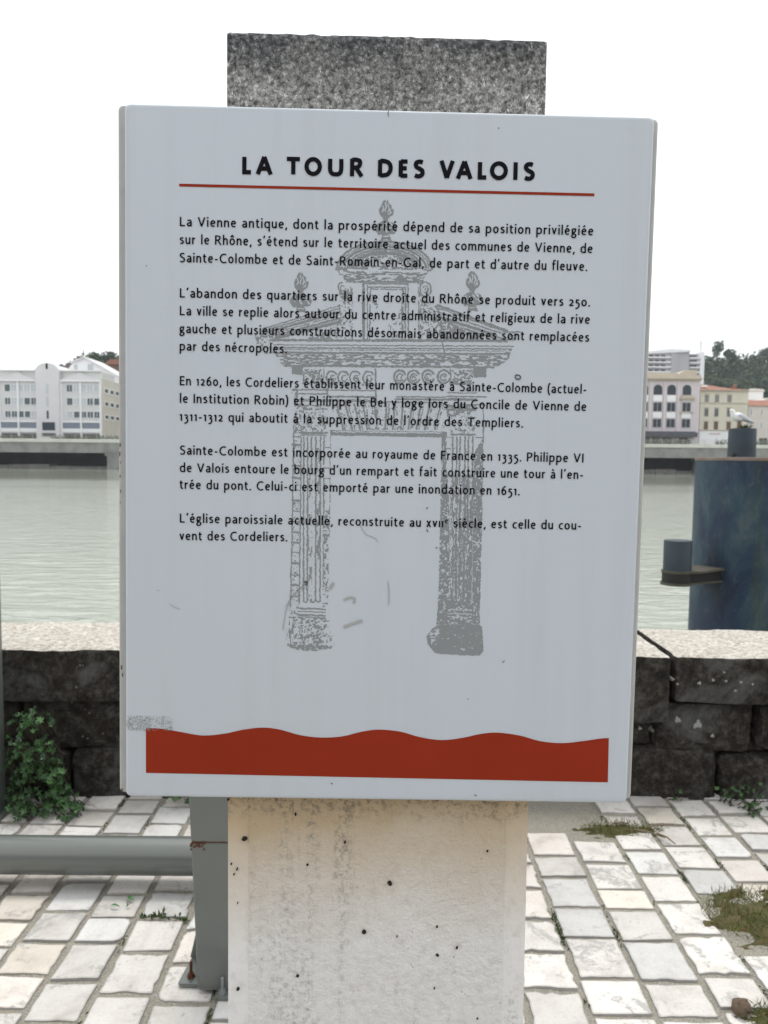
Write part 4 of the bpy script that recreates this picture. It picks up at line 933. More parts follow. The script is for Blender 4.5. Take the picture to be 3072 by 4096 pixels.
# printed portal: tone field thresholded against grain like the photocopied print
STEP = 2; GX0, GY0 = 1000, 780; GW, GH = 1110//STEP, 1870//STEP
D = np.zeros((GH, GW)); YY, XX = np.mgrid[0:GH, 0:GW]; XX = XX*STEP+GX0+STEP/2; YY = YY*STEP+GY0+STEP/2
def vn(cell_x, cell_y):
    gx_, gy_ = GW/cell_x+3, GH/cell_y+3; g_ = nrg.random((int(gy_)+2, int(gx_)+2)); fx = np.arange(GW)/cell_x; fy = np.arange(GH)/cell_y
    ix, iy = fx.astype(int), fy.astype(int); tx, ty = fx-ix, fy-iy; tx = tx*tx*(3-2*tx); ty = ty*ty*(3-2*ty)
    A_ = g_[np.ix_(iy, ix)]; B_ = g_[np.ix_(iy, ix+1)]; C_ = g_[np.ix_(iy+1, ix)]; E_ = g_[np.ix_(iy+1, ix+1)]
    return (A_*(1-tx)+B_*tx)*(1-ty[:, None])+(C_*(1-tx)+E_*tx)*ty[:, None]
def rank(a_): o_ = np.empty(a_.size); o_[np.argsort(a_.ravel())] = np.linspace(0, 1, a_.size); return o_.reshape(a_.shape)
NO = rank(vn(2.6, 2.6)*.7+vn(6, 6)*.3); NH = rank(vn(7, 2.3)*.7+vn(3, 2.2)*.3); NV = rank(vn(2.3, 9)*.7+vn(2.2, 3)*.3)
WX, WY = (vn(4, 4)-.5)*4, (vn(4, 4)-.5)*4             # ragged edges
XW, YW = XX+WX, YY+WY
def inside(pts):
    m_ = np.zeros(D.shape, bool); n_ = len(pts)
    for i in range(n_):
        x1, y1 = pts[i]; x2, y2 = pts[(i+1) % n_]
        if y1 == y2: continue
        cnd = (y1 > YW) != (y2 > YW); m_ ^= cnd & (XW < (x2-x1)*(YW-y1)/(y2-y1)+x1)
    return m_
def fill(pts, d, nz=None):
    m_ = inside(pts)
    if d in (0, 1): D[m_] = d
    else: D[m_] = ((NO if nz is None else nz)[m_] < d)
def line(pts, wd_=5, d=1):
    for (x1, y1), (x2, y2) in zip(pts[:-1], pts[1:]):
        L_ = max((x2-x1)**2+(y2-y1)**2, 1e-6); t_ = np.clip(((XW-x1)*(x2-x1)+(YW-y1)*(y2-y1))/L_, 0, 1)
        m_ = np.hypot(XW-x1-t_*(x2-x1), YW-y1-t_*(y2-y1)) < wd_/2
        D[m_] = 0 if d == 0 else (1 if d >= .8 else (NO[m_] < d+.15))
def arc_(cx, cy, rx, ry, a0, a1, wd_, d=1): line(ell(cx, cy, rx, ry, a0, a1, 40), wd_, d)
q4 = lambda *p_: [(950+x*.7535, 780+y*.7535) for x, y in p_]
q5 = lambda *p_: [(950+x*.7535, 1250+y*.7535) for x, y in p_]
q6 = lambda *p_: [(1050+x*.6028, 1700+y*.6028) for x, y in p_]
def urn(cx, cy, s_=1.0, skew=0):
    T_ = lambda *p_: [(cx+x*s_, cy+y*s_) for x, y in p_]
    fill(T_((-4, -2), (4, 8), (8, -3), (12, 12), (22, 22), (24, 38), (32, 34), (30, 56), (14, 74), (-12, 74), (-26, 58), (-26, 34), (-18, 26), (-14, 10)), 1)
    for a_ in (((-12, 24), (-8, 40), (-14, 48)), ((-2, 12), (2, 30), (-3, 46)), ((8, 16), (14, 32), (8, 50)), ((18, 36), (20, 54), (12, 60))): line(T_(*a_), 5*s_, 0)
    fill(T_((-14, 70), (14, 70), (8, 84), (34, 96), (46, 116), (36, 138), (-30, 142), (-46, 120), (-36, 98), (-8, 84)), .97)
    for a_ in (((10, 88), (26, 104)), ((2, 96), (18, 116)), ((-10, 104), (4, 128)), ((24, 112), (34, 128)), ((-28, 102), (-22, 116))): line(T_(*a_), 6*s_, 0)
    fill(T_((-14, 140), (14, 140), (24, 166), (2, 160), (-22, 168)), 1); line(T_((-8, 148), (10, 148)), 5*s_, 0)
urn(1543, 800, .98); urn(1203, 1090, .98); urn(1889, 1085, .98)
# curved pediment
fill([(1350, 1070)]+ell(1536, 1070, 190, 108, 180, 0, 30)[0:31] if False else [(1346, 1074)]+[(1536+192*math.cos(R(a_)), 1076-112*math.sin(R(a_))) for a_ in range(180, -1, -6)], .06)
for rx, ry, wd_, d in ((190, 110, 8, 1), (178, 100, 4, .75), (166, 91, 9, .85), (150, 80, 6, .9), (140, 73, 4, .7), (128, 64, 12, 1)): arc_(1538, 1076, rx, -ry, 0, 180, wd_, d)
fill([(1420, 1074)]+[(1538+120*math.cos(R(a_)), 1076-56*math.sin(R(a_))) for a_ in range(180, -1, -10)], .62)
fill([(1470, 1072), (1490, 1040), (1540, 1026), (1600, 1045), (1612, 1072)], .38, NH)
line([(1345, 1078), (1722, 1082)], 7); fill([(1342, 1068), (1380, 1060), (1385, 1090), (1360, 1100)], .75)
fill(q4((525, 385), (1025, 390), (1000, 425), (985, 462), (580, 462)), .6, NH); line(q4((590, 398), (1000, 406)), 9, 0)
fill(q4((600, 425), (975, 428), (970, 450), (610, 450)), .5, NH); line(q4((580, 460), (985, 462)), 6)
# aedicule
for x0 in (608, 905): line(q4((x0, 462), (x0+2, 770)), 5); line(q4((x0+58, 462), (x0+60, 770)), 8)
fill(q4((600, 462), (612, 462), (612, 770), (600, 770)), .55, NV); fill(q4((958, 462), (972, 462), (975, 770), (960, 770)), .75, NV)
line(q4((672, 470), (672, 770)), 7); line(q4((690, 480), (690, 770)), 4); line(q4((706, 490), (702, 770)), 5, .7)
line(q4((672, 470), (905, 472)), 5); line(q4((690, 488), (890, 490)), 5); line(q4((706, 500), (880, 502)), 4, .7)
line(q4((878, 495), (872, 770)), 9, .7); line(q4((892, 488), (890, 770)), 5); line(q4((905, 472), (905, 770)), 4)
fill(q4((715, 515), (760, 515), (745, 620), (715, 700)), .18); fill(q4((800, 690), (870, 600), (870, 770), (800, 770)), .15)
arc_(*q4((562, 490))[0], 20, 20, 20, 260, 5); arc_(*q4((560, 495))[0], 9, 10, 0, 300, 4); fill(q4((535, 505), (600, 505), (590, 545), (560, 560), (545, 535)), .75)
arc_(*q4((998, 500))[0], 22, 28, 0, 360, 6); fill([(a_, b_) for a_, b_ in ell(*q4((998, 502))[0], 13, 16)], .8); arc_(*q4((996, 500))[0], 5, 8, 0, 360, 4, 0)
fill(q4((540, 560), (610, 560), (605, 770), (520, 770), (530, 660)), .25); fill(q4((965, 560), (1010, 560), (1060, 640), (1065, 770), (965, 770)), .36)
arc_(*q4((1045, 650))[0], 20, 45, -80, 80, 6)
# broken pediment
fill(q4((110, 735), (540, 560), (545, 640), (350, 720), (300, 770), (95, 770)), .08)
for o_, wd_, d in ((0, 4, .8), (16, 5, .9), (34, 9, .85), (52, 4, .7), (70, 7, .9), (88, 12, .8)): line(q4((130, 712+o_*.75), (545, 585+o_)), wd_, d)
fill(q4((330, 770), (530, 690), (530, 770)), .55); fill(q4((90, 745), (200, 745), (190, 800), (150, 850), (105, 800)), .55)
line(q4((540, 585), (548, 640)), 6)
for o_, wd_, d in ((0, 9, .85), (14, 4, .8), (34, 5, .9), (60, 12, .85), (84, 8, .8)): line(q4((1060, 585+o_), (1430, 720+o_*.7)), wd_, d)
fill(q4((1070, 650), (1330, 770), (1070, 770)), .7); line(q4((1410, 725), (1500, 728)), 5); line(q4((1400, 745), (1490, 745)), 4); fill(q4((1380, 735), (1480, 735), (1470, 775), (1360, 775)), .4, NH)
line(q4((180, 770), (1400, 775)), 9)
# main cornice
for y_, wd_, d in ((797, 4, .8), (812, 5, .9), (822, 3, .7), (838, 8, 1)): line(q4((150+(y_-797)*.5, y_-2), (1465-(y_-797)*.6, y_+6)), wd_, d)
fill(q4((200, 843), (1400, 850), (1460, 810), (1440, 870), (1380, 915), (240, 902), (215, 870)), .52, NH); line(q4((260, 868), (1390, 880)), 5); line(q4((250, 905), (1360, 915)), 8, .9)
line(q4((1085, 780), (1100, 842)), 5); fill(q4((130, 770), (190, 775), (200, 830), (165, 840)), .35)
# frieze and architrave
fill(q5((288, 280), (350, 280), (345, 330), (290, 328)), 1); fill(q5((1250, 290), (1322, 290), (1320, 345), (1255, 345)), 1)
fill(q5((345, 300), (450, 302), (450, 380), (345, 380)), .45); fill(q5((1138, 305), (1250, 305), (1250, 385), (1140, 385)), .5); line(q5((1130, 300), (1132, 390)), 6)
for cx in (500, 562, 625, 695): arc_(*q5((cx, 345))[0], 21, 25, 60, 330, 7, .9); arc_(*q5((cx+5, 350))[0], 10, 12, 0, 300, 5, .8); fill(ell(*q5((cx+5, 352))[0], 8, 8), .5)
for cx in (862, 935, 1012, 1095): arc_(*q5((cx, 342))[0], 24, 26, 20, 330, 8, .9); arc_(*q5((cx, 345))[0], 13, 14, 40, 330, 6, .8); fill(ell(*q5((cx, 345))[0], 8, 8), .5)
fill(q5((460, 375), (730, 375), (730, 395), (460, 395)), .3); line(q5((732, 300), (735, 468)), 6); line(q5((458, 300), (456, 380)), 4)
for y_, x0, x1, wd_ in ((408, 290, 470, 5), (430, 310, 475, 5), (412, 480, 735, 4), (446, 480, 735, 7), (462, 320, 730, 4), (470, 330, 735, 4), (447, 845, 1110, 5), (460, 840, 1112, 7), (425, 1115, 1270, 4), (445, 1115, 1320, 5), (460, 1120, 1265, 10), (486, 1130, 1310, 4)): line(q5((x0, y_), (x1, y_+3)), wd_, .9)
fill(q5((285, 410), (318, 410), (330, 470), (300, 470)), .5); line(q5((475, 405), (478, 445)), 5)
# capitals
fill(q5((300, 480), (345, 480), (340, 640), (300, 640)), .55); fill(q5((330, 500), (480, 500), (465, 640), (335, 640)), .24); fill(q5((330, 490), (490, 490), (480, 515), (350, 520)), .6, NH)
fill(q5((1100, 490), (1275, 490), (1260, 640), (1130, 640)), .3); fill(q5((1100, 480), (1280, 488), (1265, 525), (1110, 520)), .65, NH); arc_(*q5((1140, 530))[0], 18, 14, 0, 360, 7)
line(q5((330, 640), (478, 640)), 8, .9); line(q5((340, 650), (472, 652)), 4); line(q5((1135, 648), (1262, 648)), 8, .9); line(q5((1305, 490), (1306, 660)), 4); line(q5((1265, 664), (1305, 664)), 4)
# lintel with voussoirs
fill(q5((500, 475), (1110, 480), (1100, 625), (500, 620)), .10)
for x0, x1 in ((525, 560), (570, 610), (620, 650), (665, 690), (790, 785), (835, 825), (880, 865), (930, 905), (975, 950), (1020, 995), (1080, 1045)): line(q5((x0, 485), (x1, 620)), 7, .85); line(q5((x0+14, 485), (x1+13, 620)), 4, .6)
fill(q5((725, 500), (750, 500), (745, 560), (730, 560)), .9); line(q5((495, 470), (1110, 480)), 5)
fill(q5((490, 625), (1112, 634), (1112, 662), (495, 652)), 1); line(q5((510, 632), (1090, 640)), 5, 0)
# left jamb and pilaster
fill(q6((205, 70), (255, 70), (245, 1200), (185, 1200)), .14); line(q6((207, 0), (205, 240), (198, 640), (185, 1240)), 5); line(q6((256, 80), (252, 600), (243, 1180)), 5)
for i, y_ in enumerate((75, 130, 270, 350, 430, 500, 570, 640, 710, 780, 845, 915, 995, 1060, 1135)): line(q6((200-i*.7, y_), (250-i*.5, y_+3)), 8 if i % 2 else 4, .9)
for x0, d in ((275, .9), (300, 1), (325, .85), (355, 1), (385, .8), (408, .7)): line(q6((x0, 80), (x0-3, 1165)), 6, d)
fill(q6((305, 300), (330, 300), (325, 1150), (303, 1150)), .22, NV); fill(q6((360, 150), (382, 150), (378, 900), (356, 900)), .45, NV); fill(q6((410, 560), (450, 560), (432, 1210), (400, 1210)), .35)
line(q6((452, 70), (448, 300), (446, 560)), 3, .6)
for x0 in (285, 333, 370): arc_(*q6((x0, 1160))[0], 9, 9, 0, 180, 5)
for y_, wd_ in ((150, 3), (285, 4), (355, 3), (570, 4), (700, 3)): line(q6((412, y_), (448, y_+2)), wd_, .9)
for y_, wd_, d in ((1215, 6, .85), (1235, 4, .9), (1258, 7, .85), (1278, 10, .9)): line(q6((235, y_), (415, y_+8)), wd_, d)
fill(q6((185, 1205), (235, 1205), (230, 1275), (180, 1275)), .2); fill(q6((165, 1272), (420, 1285), (435, 1310), (400, 1400), (380, 1500), (290, 1490), (180, 1490), (155, 1450)), .42)
fill(q6((165, 1280), (205, 1285), (205, 1440), (160, 1450)), .25, NV); fill(q6((160, 1455), (390, 1465), (360, 1500), (200, 1490)), .85)
fill(q6((385, 1375), (430, 1330), (470, 1380), (485, 1440), (450, 1490), (385, 1440)), .15); fill(q6((340, 1390), (385, 1380), (400, 1450), (470, 1470), (400, 1495), (330, 1470)), .7); line(q6((400, 1300), (440, 1300)), 4)
# right jamb and pilaster
fill(q6((1188, 50), (1224, 50), (1218, 300), (1188, 300)), .85, NV); fill(q6((1186, 300), (1225, 300), (1240, 560), (1240, 1210), (1165, 1310), (1180, 600)), .80)
fill(q6((1405, 190), (1460, 85), (1466, 200), (1455, 700), (1440, 1310), (1390, 1310), (1400, 500)), .84)
line(q6((1225, 80), (1250, 82)), 3); line(q6((1222, 155), (1250, 158)), 4); line(q6((1466, 0), (1466, 120)), 4)
fill(q6((1250, 80), (1410, 80), (1405, 190), (1250, 190)), .05)
for x0 in (1262, 1290, 1312, 1345, 1368, 1395): line(q6((x0, 80), (x0-4, 330)), 6, .95)
fill(q6((1248, 330), (1405, 330), (1385, 1180), (1240, 1180)), .76, NV)
fill(q6((1240, 900), (1390, 900), (1385, 1200), (1235, 1200)), .86, NV)
for x0, a_, b_ in ((1256, 330, 900), (1278, 500, 1165), (1302, 330, 1165), (1330, 420, 1165), (1352, 700, 1100), (1378, 330, 760), (1250, 900, 1165)): line(q6((x0, a_), (x0-8, b_)), 4, .25)
fill(q6((1160, 1175), (1440, 1180), (1442, 1330), (1160, 1320)), .78); 
for y_, d in ((1225, 0), (1250, 0), (1272, 0)): line(q6((1230, y_), (1385, y_+4)), 4, d)
line(q6((1195, 1322), (1440, 1328)), 4, .3)
fill(q6((1170, 1322), (1440, 1325), (1458, 1340), (1466, 1500), (1440, 1530), (1330, 1528), (1140, 1515), (1095, 1450), (1090, 1400), (1130, 1350)), .965)
fill(q6((1110, 1380), (1165, 1345), (1175, 1390), (1120, 1460)), .3); line(q6((1172, 1180), (1160, 1320)), 6)
# to a mesh: horizontal runs of inked cells
mb = MB(); ink = D > .5
for j in range(GH):
    row = ink[j]; i = 0
    while i < GW:
        if row[i]:
            k_ = i
            while k_ < GW and row[k_]: k_ += 1
            x0, x1, y0, y1 = GX0+i*STEP, GX0+k_*STEP, GY0+j*STEP, GY0+(j+1)*STEP
            cs = [L2(x0, y0), L2(x0, y1), L2(x1, y1), L2(x1, y0)]
            pl(mb, [(c_[0], -.0002, c_[1]) for c_ in cs], [(0, 1, 2, 3)]); i = k_
        else: i += 1
mb.build('portal_print', m_gray, sign)
# scuffs, scratches and the rubbed tape mark on the enamel
m_scuff = flat('grey_scuff', (.43, .44, .45), .6); m_dk = flat('dark_scratch', (.09, .09, .09), .7)
sc, dk = 'scuff_mark', 'scratch'
MARKM = {'scuff_mark': m_scuff, 'scratch': m_dk}
def mark(mbx, pts, w_px, yy=-.0009):
    m_ = MB() if isinstance(mbx, str) else mbx
    ribbon(m_, [L2(*p_) for p_ in cat(pts, 5)], w_px*.9/FPX/2, yy, lambda p_, y: (p_[0], y, p_[1]))
    if isinstance(mbx, str): m_.build(mbx, MARKM[mbx], sign)
mark(sc, [(1374, 2400), (1400, 2390), (1418, 2395), (1415, 2412)], 9); mark(sc, [(1374, 2508), (1400, 2498), (1450, 2482)], 11); mark(sc, [(1440, 2100), (1462, 2135), (1500, 2152), (1513, 2168)], 3)
mark(sc, [(1552, 2326), (1556, 2365), (1554, 2420)], 4, -.0010); mark(sc, [(1318, 2356), (1334, 2330)], 12); mark(sc, [(1216, 2345), (1175, 2385), (1145, 2440), (1132, 2520)], 4)
mark(dk, [(1218, 2330), (1224, 2326), (1229, 2332), (1222, 2340)], 7); mark(dk, [(1220, 2338), (1180, 2370), (1142, 2428)], 1.4)
mark(dk, [(2060, 1504), (2068, 1500), (2080, 1505), (2080, 1515), (2066, 1516), (2060, 1506)], 5); mark(dk, [(1704, 2034), (1712, 2030)], 4); mark(dk, [(1706, 2116), (1712, 2128)], 4); mark(dk, [(1742, 2192), (1750, 2190)], 4)
mark(dk, [(1555, 440), (1552, 455), (1554, 468)], 3); mark(dk, [(586, 1062), (588, 1066)], 4); mark(dk, [(2010, 2650), (2018, 2642)], 3); mark(dk, [(1992, 512), (1996, 516)], 4); mark(dk, [(1326, 3130), (1328, 3136)], 5); mark(dk, [(1898, 3178), (1906, 3182)], 4); mark(dk, [(1870, 2794), (1874, 2797)], 4)
mark(sc, [(680, 2415), (700, 2428), (720, 2436)], 3); mark(sc, [(625, 2360), (640, 2362)], 2)
tp_ = MB()
for _ in range(420):
    x = rng.choice([rng.uniform(504, 600), rng.uniform(504, 600), rng.uniform(600, 690)]); y = rng.uniform(2862, 2920)+(x-504)*.015
    if rng.random() < .5 and 560 < y-2862+500 < 530: continue
    a_ = rng.uniform(-.9, .9); l = rng.uniform(2, 7); mark(tp_, [(x, y), (x+l*math.cos(a_), y+l*math.sin(a_))], 1.6, -.0009-.00001*(_ % 9))
tp_.build('tape_mark', flat('tape_residue', (.30, .305, .30), .7), sign)['kind'] = 'stuff'
m_rustp = mat('edge_chips', (.16, .12, .10), .9, .4, 60)
mb = MB()
for px, py, w_, h_ in ((480, 1780, 5, 16), (479, 1815, 4, 20), (481, 1850, 3, 9), (480, 1905, 4, 12), (483, 1965, 4, 14), (481, 2010, 3, 10), (486, 2670, 6, 20), (490, 2700, 5, 18), (488, 3160, 7, 14)):
    x, z = loc(px, py, .018); s_ = .91/FPX; pl(mb, [(x-w_*s_*.6, .0181, z-h_*s_*.5), (x+w_*s_*.4, .0181, z-h_*s_*.35), (x+w_*s_*.5, .0181, z+h_*s_*.4), (x-w_*s_*.4, .0181, z+h_*s_*.5)], [(0, 1, 2, 3)])
mb.build('paint_chips', m_rustp, sign)

# ---- green grey steel barrier behind the post
m_steel, t, b = nodes('green_grey_paint'); v = coords(t)
f = noise_(t, 5, 4, .6, v); t.links.new(mixc(t, f, (.10, .112, .104), (.128, .14, .13)), b.inputs['Base Color']); b.inputs['Roughness'].default_value = .4; b.inputs['Coat Weight'].default_value = .8; b.inputs['Coat Roughness'].default_value = .16
bump(t, b, noise_(t, 350, 3, .6, v), .06, .002)
m_rusty = mat('rust', (.13, .05, .02), .9, .5, 30, .3, 90); m_zinc = mat('zinc_bolt', (.36, .38, .40), .4, .2, 30, metal=.6)
bar = empty('steel_barrier', (-.45, 2.12, 0), 'green grey steel barrier with low round rail and square leg behind the post', 'barrier')
mb = MB()
def legbox(m_, z0, z1, g_=0): 
    xa = lambda z: -.509-.020*(z-.021)/.542; vs = []
    for z in (z0, z1): vs += [(xa(z)+g_, 2.05+g_, z), (-.30-g_, 2.05+g_, z), (-.30-g_, 2.19-g_, z), (xa(z)+g_, 2.19-g_, z)]
    m_.add(vs, [(3, 2, 1, 0), (4, 5, 6, 7), (0, 1, 5, 4), (1, 2, 6, 5), (2, 3, 7, 6), (3, 0, 4, 7)])
legbox(mb, .012, .438); legbox(mb, .4405, 1.02); mb.build('leg', m_steel, bar, bevel=.004)
mb = MB(); legbox(mb, .430, .448, .003); mb.build('weld_seam', m_rusty, bar)
mb = MB(); yq = 2.0495
for i in range(26):
    x = -.524+.045*rng.random()**1.6; z = .439-rng.random()**2.2*.020; s_ = rng.uniform(.0015, .004)
    mb.add([(x-s_, yq, z-s_*.8), (x+s_, yq, z-s_), (x+s_*.8, yq, z+s_), (x-s_*.9, yq, z+s_*.7)], [(0, 1, 2, 3)]); yq -= .00003
mb.build('rust_stain', m_rusty, bar)
mb = MB(); mb.tube([(-4.5, 2.6, .106), (-.50, 2.6, .106)], .064, 40); mb.build('rail', m_steel, bar, smooth=40)
mb = MB(); mb.box(-.50, -.33, 2.19, 2.64, .05, .16); mb.build('rail_arm', m_steel, bar, bevel=.006)
mb = MB(); mb.slab([(-.455, 2.028), (-.448, 2.022), (-.25, 2.022), (-.25, 2.30), (-.455, 2.30)], .003, .014); mb.slab([(-.572, 2.082), (-.565, 2.076), (-.457, 2.076), (-.457, 2.30), (-.55, 2.30)], .003, .0135); mb.build('base_plate', m_steel, bar, bevel=.002)
mb = MB(); mb.add([(-.511, 2.19, .0135), (-.565, 2.19, .0135), (-.517, 2.19, .22), (-.511, 2.20, .0135), (-.565, 2.20, .0135), (-.517, 2.20, .22)], [(0, 2, 1), (3, 4, 5), (0, 1, 4, 3), (1, 2, 5, 4), (2, 0, 3, 5)]); mb.build('gusset', m_steel, bar)
for bx0, by0, mm in ((-.541, 2.105, m_rusty), (-.437, 2.038, m_zinc)):
    mb = MB(); mb.lathe([(.012, .0138), (.012, .017), (.0095, .0172), (.0095, .025), (.0045, .0255), (.0045, .058), (.003, .060)], 6, bx0, by0); mb.build('anchor_bolt', mm, bar)
# tall upright at the left edge
pole = empty('steel_upright', (-1.61, 3.11, 0), 'plain green grey steel upright cut by the left edge of the picture', 'post')
mb = MB(); mb.box(-1.73, -1.588, 3.05, 3.165, .004, 1.75); mb.build('shaft', m_steel, pole, bevel=.006)
mb = MB(); mb.box(-1.78, -1.56, 3.0, 3.24, .002, .012); mb.build('base_plate', m_steel, pole, bevel=.002)
for bx0, by0 in ((-1.575, 3.02), (-1.575, 3.22)):
    mb = MB(); mb.lathe([(.010, .012), (.010, .022), (.004, .0225), (.004, .04)], 6, bx0, by0); mb.build('anchor_bolt', m_zinc, pole)

# ---- plants
m_ivy, t, b = nodes('glossy_leaf'); a = N(t, 'ShaderNodeVertexColor'); a.layer_name = 'tone'
t.links.new(mixc(t, 1.0, (.038, .105, .028), a.outputs[0], 'MULTIPLY'), b.inputs['Base Color']); b.inputs['Roughness'].default_value = .38; b.inputs['Transmission Weight'].default_value = 0
b.inputs['Subsurface Weight'].default_value = 0
m_stem = mat('plant_stem', (.06, .05, .03), .9, .3, 20)
def sprig(mbx, p, d, nl, l, tone):
    """rosette of pointed leaflets at the tip of a twig"""
    a_ = d.orthogonal().normalized(); b_ = d.cross(a_)
    for k_ in range(nl):
        an = 2*math.pi*k_/nl+rng.uniform(-.3, .3); ld = (a_*math.cos(an)+b_*math.sin(an)+d*rng.uniform(.1, .5)).normalized()
        tt = rng.uniform(.7, 1.25); mbx.leaf(p, ld, d, l*rng.uniform(.7, 1.15), l*rng.uniform(.38, .55), 0, tuple(tt*q_ for q_ in tone))
def bush(name, label, cat_, base, pts, l, nl=5, per=3, twig=.05):
    o = empty(name, base, label, cat_); lf = MB(); st_ = MB()
    for (x, y, z, sp_) in pts:
        for _ in range(per):
            p = Vector((x+rng.gauss(0, sp_), y+rng.gauss(0, sp_*.6), max(.01, z+rng.gauss(0, sp_))))
            d = (p-Vector((base[0], base[1]+.12, base[2]+.05))); d = (d.normalized()+Vector((rng.gauss(0, .5), -.5+rng.gauss(0, .4), .35+rng.gauss(0, .4)))).normalized()
            tn = rng.choice([(1, 1, 1), (.6, .7, .6), (1.5, 1.4, 1.3), (.4, .5, .42)])
            sprig(lf, p, d, rng.choice([nl-1, nl, nl+1]), l, tn)
            q_ = p-d*twig; st_.tube([p, p-d*twig*.5, q_+Vector((0, .04, -.05))], [.0015, .002, .003], 5, caps=False)
    lf.build('leaves', m_ivy, o); st_.build('stems', m_stem, o); return o
ivy = []
for px, py, k_ in ((60, 2880, 1), (110, 2880, 2), (150, 2890, 2), (90, 2930, 1), (60, 2980, 2), (110, 2985, 1), (150, 2980, 2), (170, 3000, 1), (40, 3040, 3), (110, 3030, 2), (170, 3040, 3), (110, 3080, 3), (150, 3080, 3), (60, 3110, 2), (200, 3090, 3), (90, 3110, 3), (180, 3120, 2), (215, 3130, 3), (60, 3160, 2), (130, 3160, 1), (210, 3170, 3), (230, 3210, 3), (60, 3240, 3), (90, 3260, 2), (130, 3230, 1), (170, 3240, 2), (255, 3240, 3), (275, 3245, 2), (30, 3200, 2), (200, 3210, 2)):
    Y_ = 3.17-.10*rng.random(); d = ray(px, py); p = EYEV+d*(Y_/d.y)
    if py > 3200: p = ground(px, py, .03+rng.uniform(0, .03))
    ivy.append((p.x, min(p.y, 3.22), p.z, .016)); 
    if k_ > 1: ivy.append((p.x, min(p.y+.05, 3.24), p.z, .022))
    if k_ > 2: ivy.append((p.x, min(p.y+.02, 3.24), p.z, .02))
bush('wall_shrub', 'leafy green shrub growing against the foot of the wall beside the left upright', 'shrub', (-1.45, 3.2, 0), ivy, .019, 5, 6)
bush('wall_weed', 'dark green weed at the wall foot just left of the barrier leg', 'weed', (-.83, 3.28, 0), [(-.88, 3.25, .04, .025), (-.80, 3.26, .03, .03), (-.74, 3.26, .04, .03), (-.85, 3.22, .02, .02)], .020, 5, 7)
bush('wall_weed', 'green weed clump at the foot of the wall on the right', 'weed', (1.56, 3.27, 0), [(1.50, 3.25, .06, .025), (1.56, 3.24, .07, .03), (1.62, 3.24, .06, .03), (1.55, 3.2, .02, .02), (1.60, 3.17, .02, .02)], .014, 5, 8)
bush('wall_weed', 'tiny bright sprout at the wall foot nearest the panel corner', 'weed', (1.30, 3.30, 0), [(1.30, 3.29, .03, .012)], .014, 4, 5)
# moss, grass and litter
m_moss = mat('moss', (.085, .11, .03), .95, .5, 40, 1.0, 220, col2=(.17, .12, .065)); m_grass = mat('dry_grass', (.16, .17, .06), .9, .4, 20, tone=True)
def mossy(name, label, cx, cy, rx, ry, hgt, blades, n=34):
    o = empty(name, (cx, cy, 0), label, 'moss'); m_ = MB(); vs = []
    for j in range(n+1):
        for i in range(n+1):
            u_, v_ = i/n*2-1, j/n*2-1; r_ = math.hypot(u_, v_); nz_ = mnoise.noise(Vector((u_*3+cx*9, v_*3, 0)))*.5+mnoise.noise(Vector((u_*11, v_*11, cx)))*.35
            h = (1-r_*1.25+nz_*1.3)*hgt*1.3; h = min(h, hgt*.9+h*.1) if h > 0 else h*4; vs.append((cx+u_*rx, cy+v_*ry, max(h, -.05)+mnoise.noise(Vector((u_*25, v_*25, 4)))*.006-.008))
    m_.add(vs, [(j*(n+1)+i, j*(n+1)+i+1, (j+1)*(n+1)+i+1, (j+1)*(n+1)+i) for j in range(n) for i in range(n)]); m_.build('cushion', m_moss, o, smooth=True)
    g_ = MB()
    for _ in range(blades):
        a_ = rng.uniform(0, 6.28); r_ = rng.random()**.6*.85; p = Vector((cx+math.cos(a_)*r_*rx, cy+math.sin(a_)*r_*ry, .002)); d = Vector((rng.gauss(0, .7), rng.gauss(0, .7), .9)).normalized()
        tn = rng.choice([(1, 1, 1), (1.3, 1.15, .8), (.6, .85, .5), (.8, .55, .4)]); g_.leaf(p, d, Vector((rng.gauss(0, 1), rng.gauss(0, 1), .1)), rng.uniform(.010, .04), .0028, 0, tn)
    b_ = g_.build('grass_blades', m_grass, o); b_['kind'] = 'stuff'; return o
mossy('moss_patch', 'large brown green moss and grass patch in the paving at the right edge', 1.27, 2.44, .24, .19, .022, 1500)
mossy('moss_patch', 'mossy strip with dry twigs between stones under the panel corner', .98, 3.03, .20, .07, .018, 500)
mossy('moss_patch', 'small moss clump with brown clod at the bottom right corner', 1.06, 1.97, .10, .07, .018, 320)
tw = MB()
for (x, y, a_, l) in ((1.02, 3.0, -.5, .12), (1.08, 3.02, .3, .10), (1.10, 2.97, -1.0, .09), (.95, 3.05, .1, .07)):
    tw.tube([(x, y, .018), (x+l*.5*math.cos(a_), y+l*.5*math.sin(a_), .022), (x+l*math.cos(a_), y+l*math.sin(a_)+.01, .008)], [.004, .0035, .002], 7)
tag(tw.build('twigs', mat('dry_twig', (.22, .17, .11), .9, .4, 30), org=(1.05, 3.0, 0)), 'dry pale twigs lying on the mossy strip under the panel corner', 'twigs')
ro = MB(); n = 14; vs = []
for j in range(9):
    th = j/8*math.pi
    for i in range(n):
        ph = i/n*2*math.pi; d = Vector((math.sin(th)*math.cos(ph), math.sin(th)*math.sin(ph), math.cos(th))); k_ = 1+.35*mnoise.noise(d*2.2)+.15*mnoise.noise(d*7)
        vs.append((0.985+d.x*.026*k_, 1.995+d.y*.024*k_, .018+d.z*.022*k_))
ro.add(vs, [(j*n+i, (j+1)*n+i, (j+1)*n+(i+1) % n, j*n+(i+1) % n) for j in range(8) for i in range(n)])
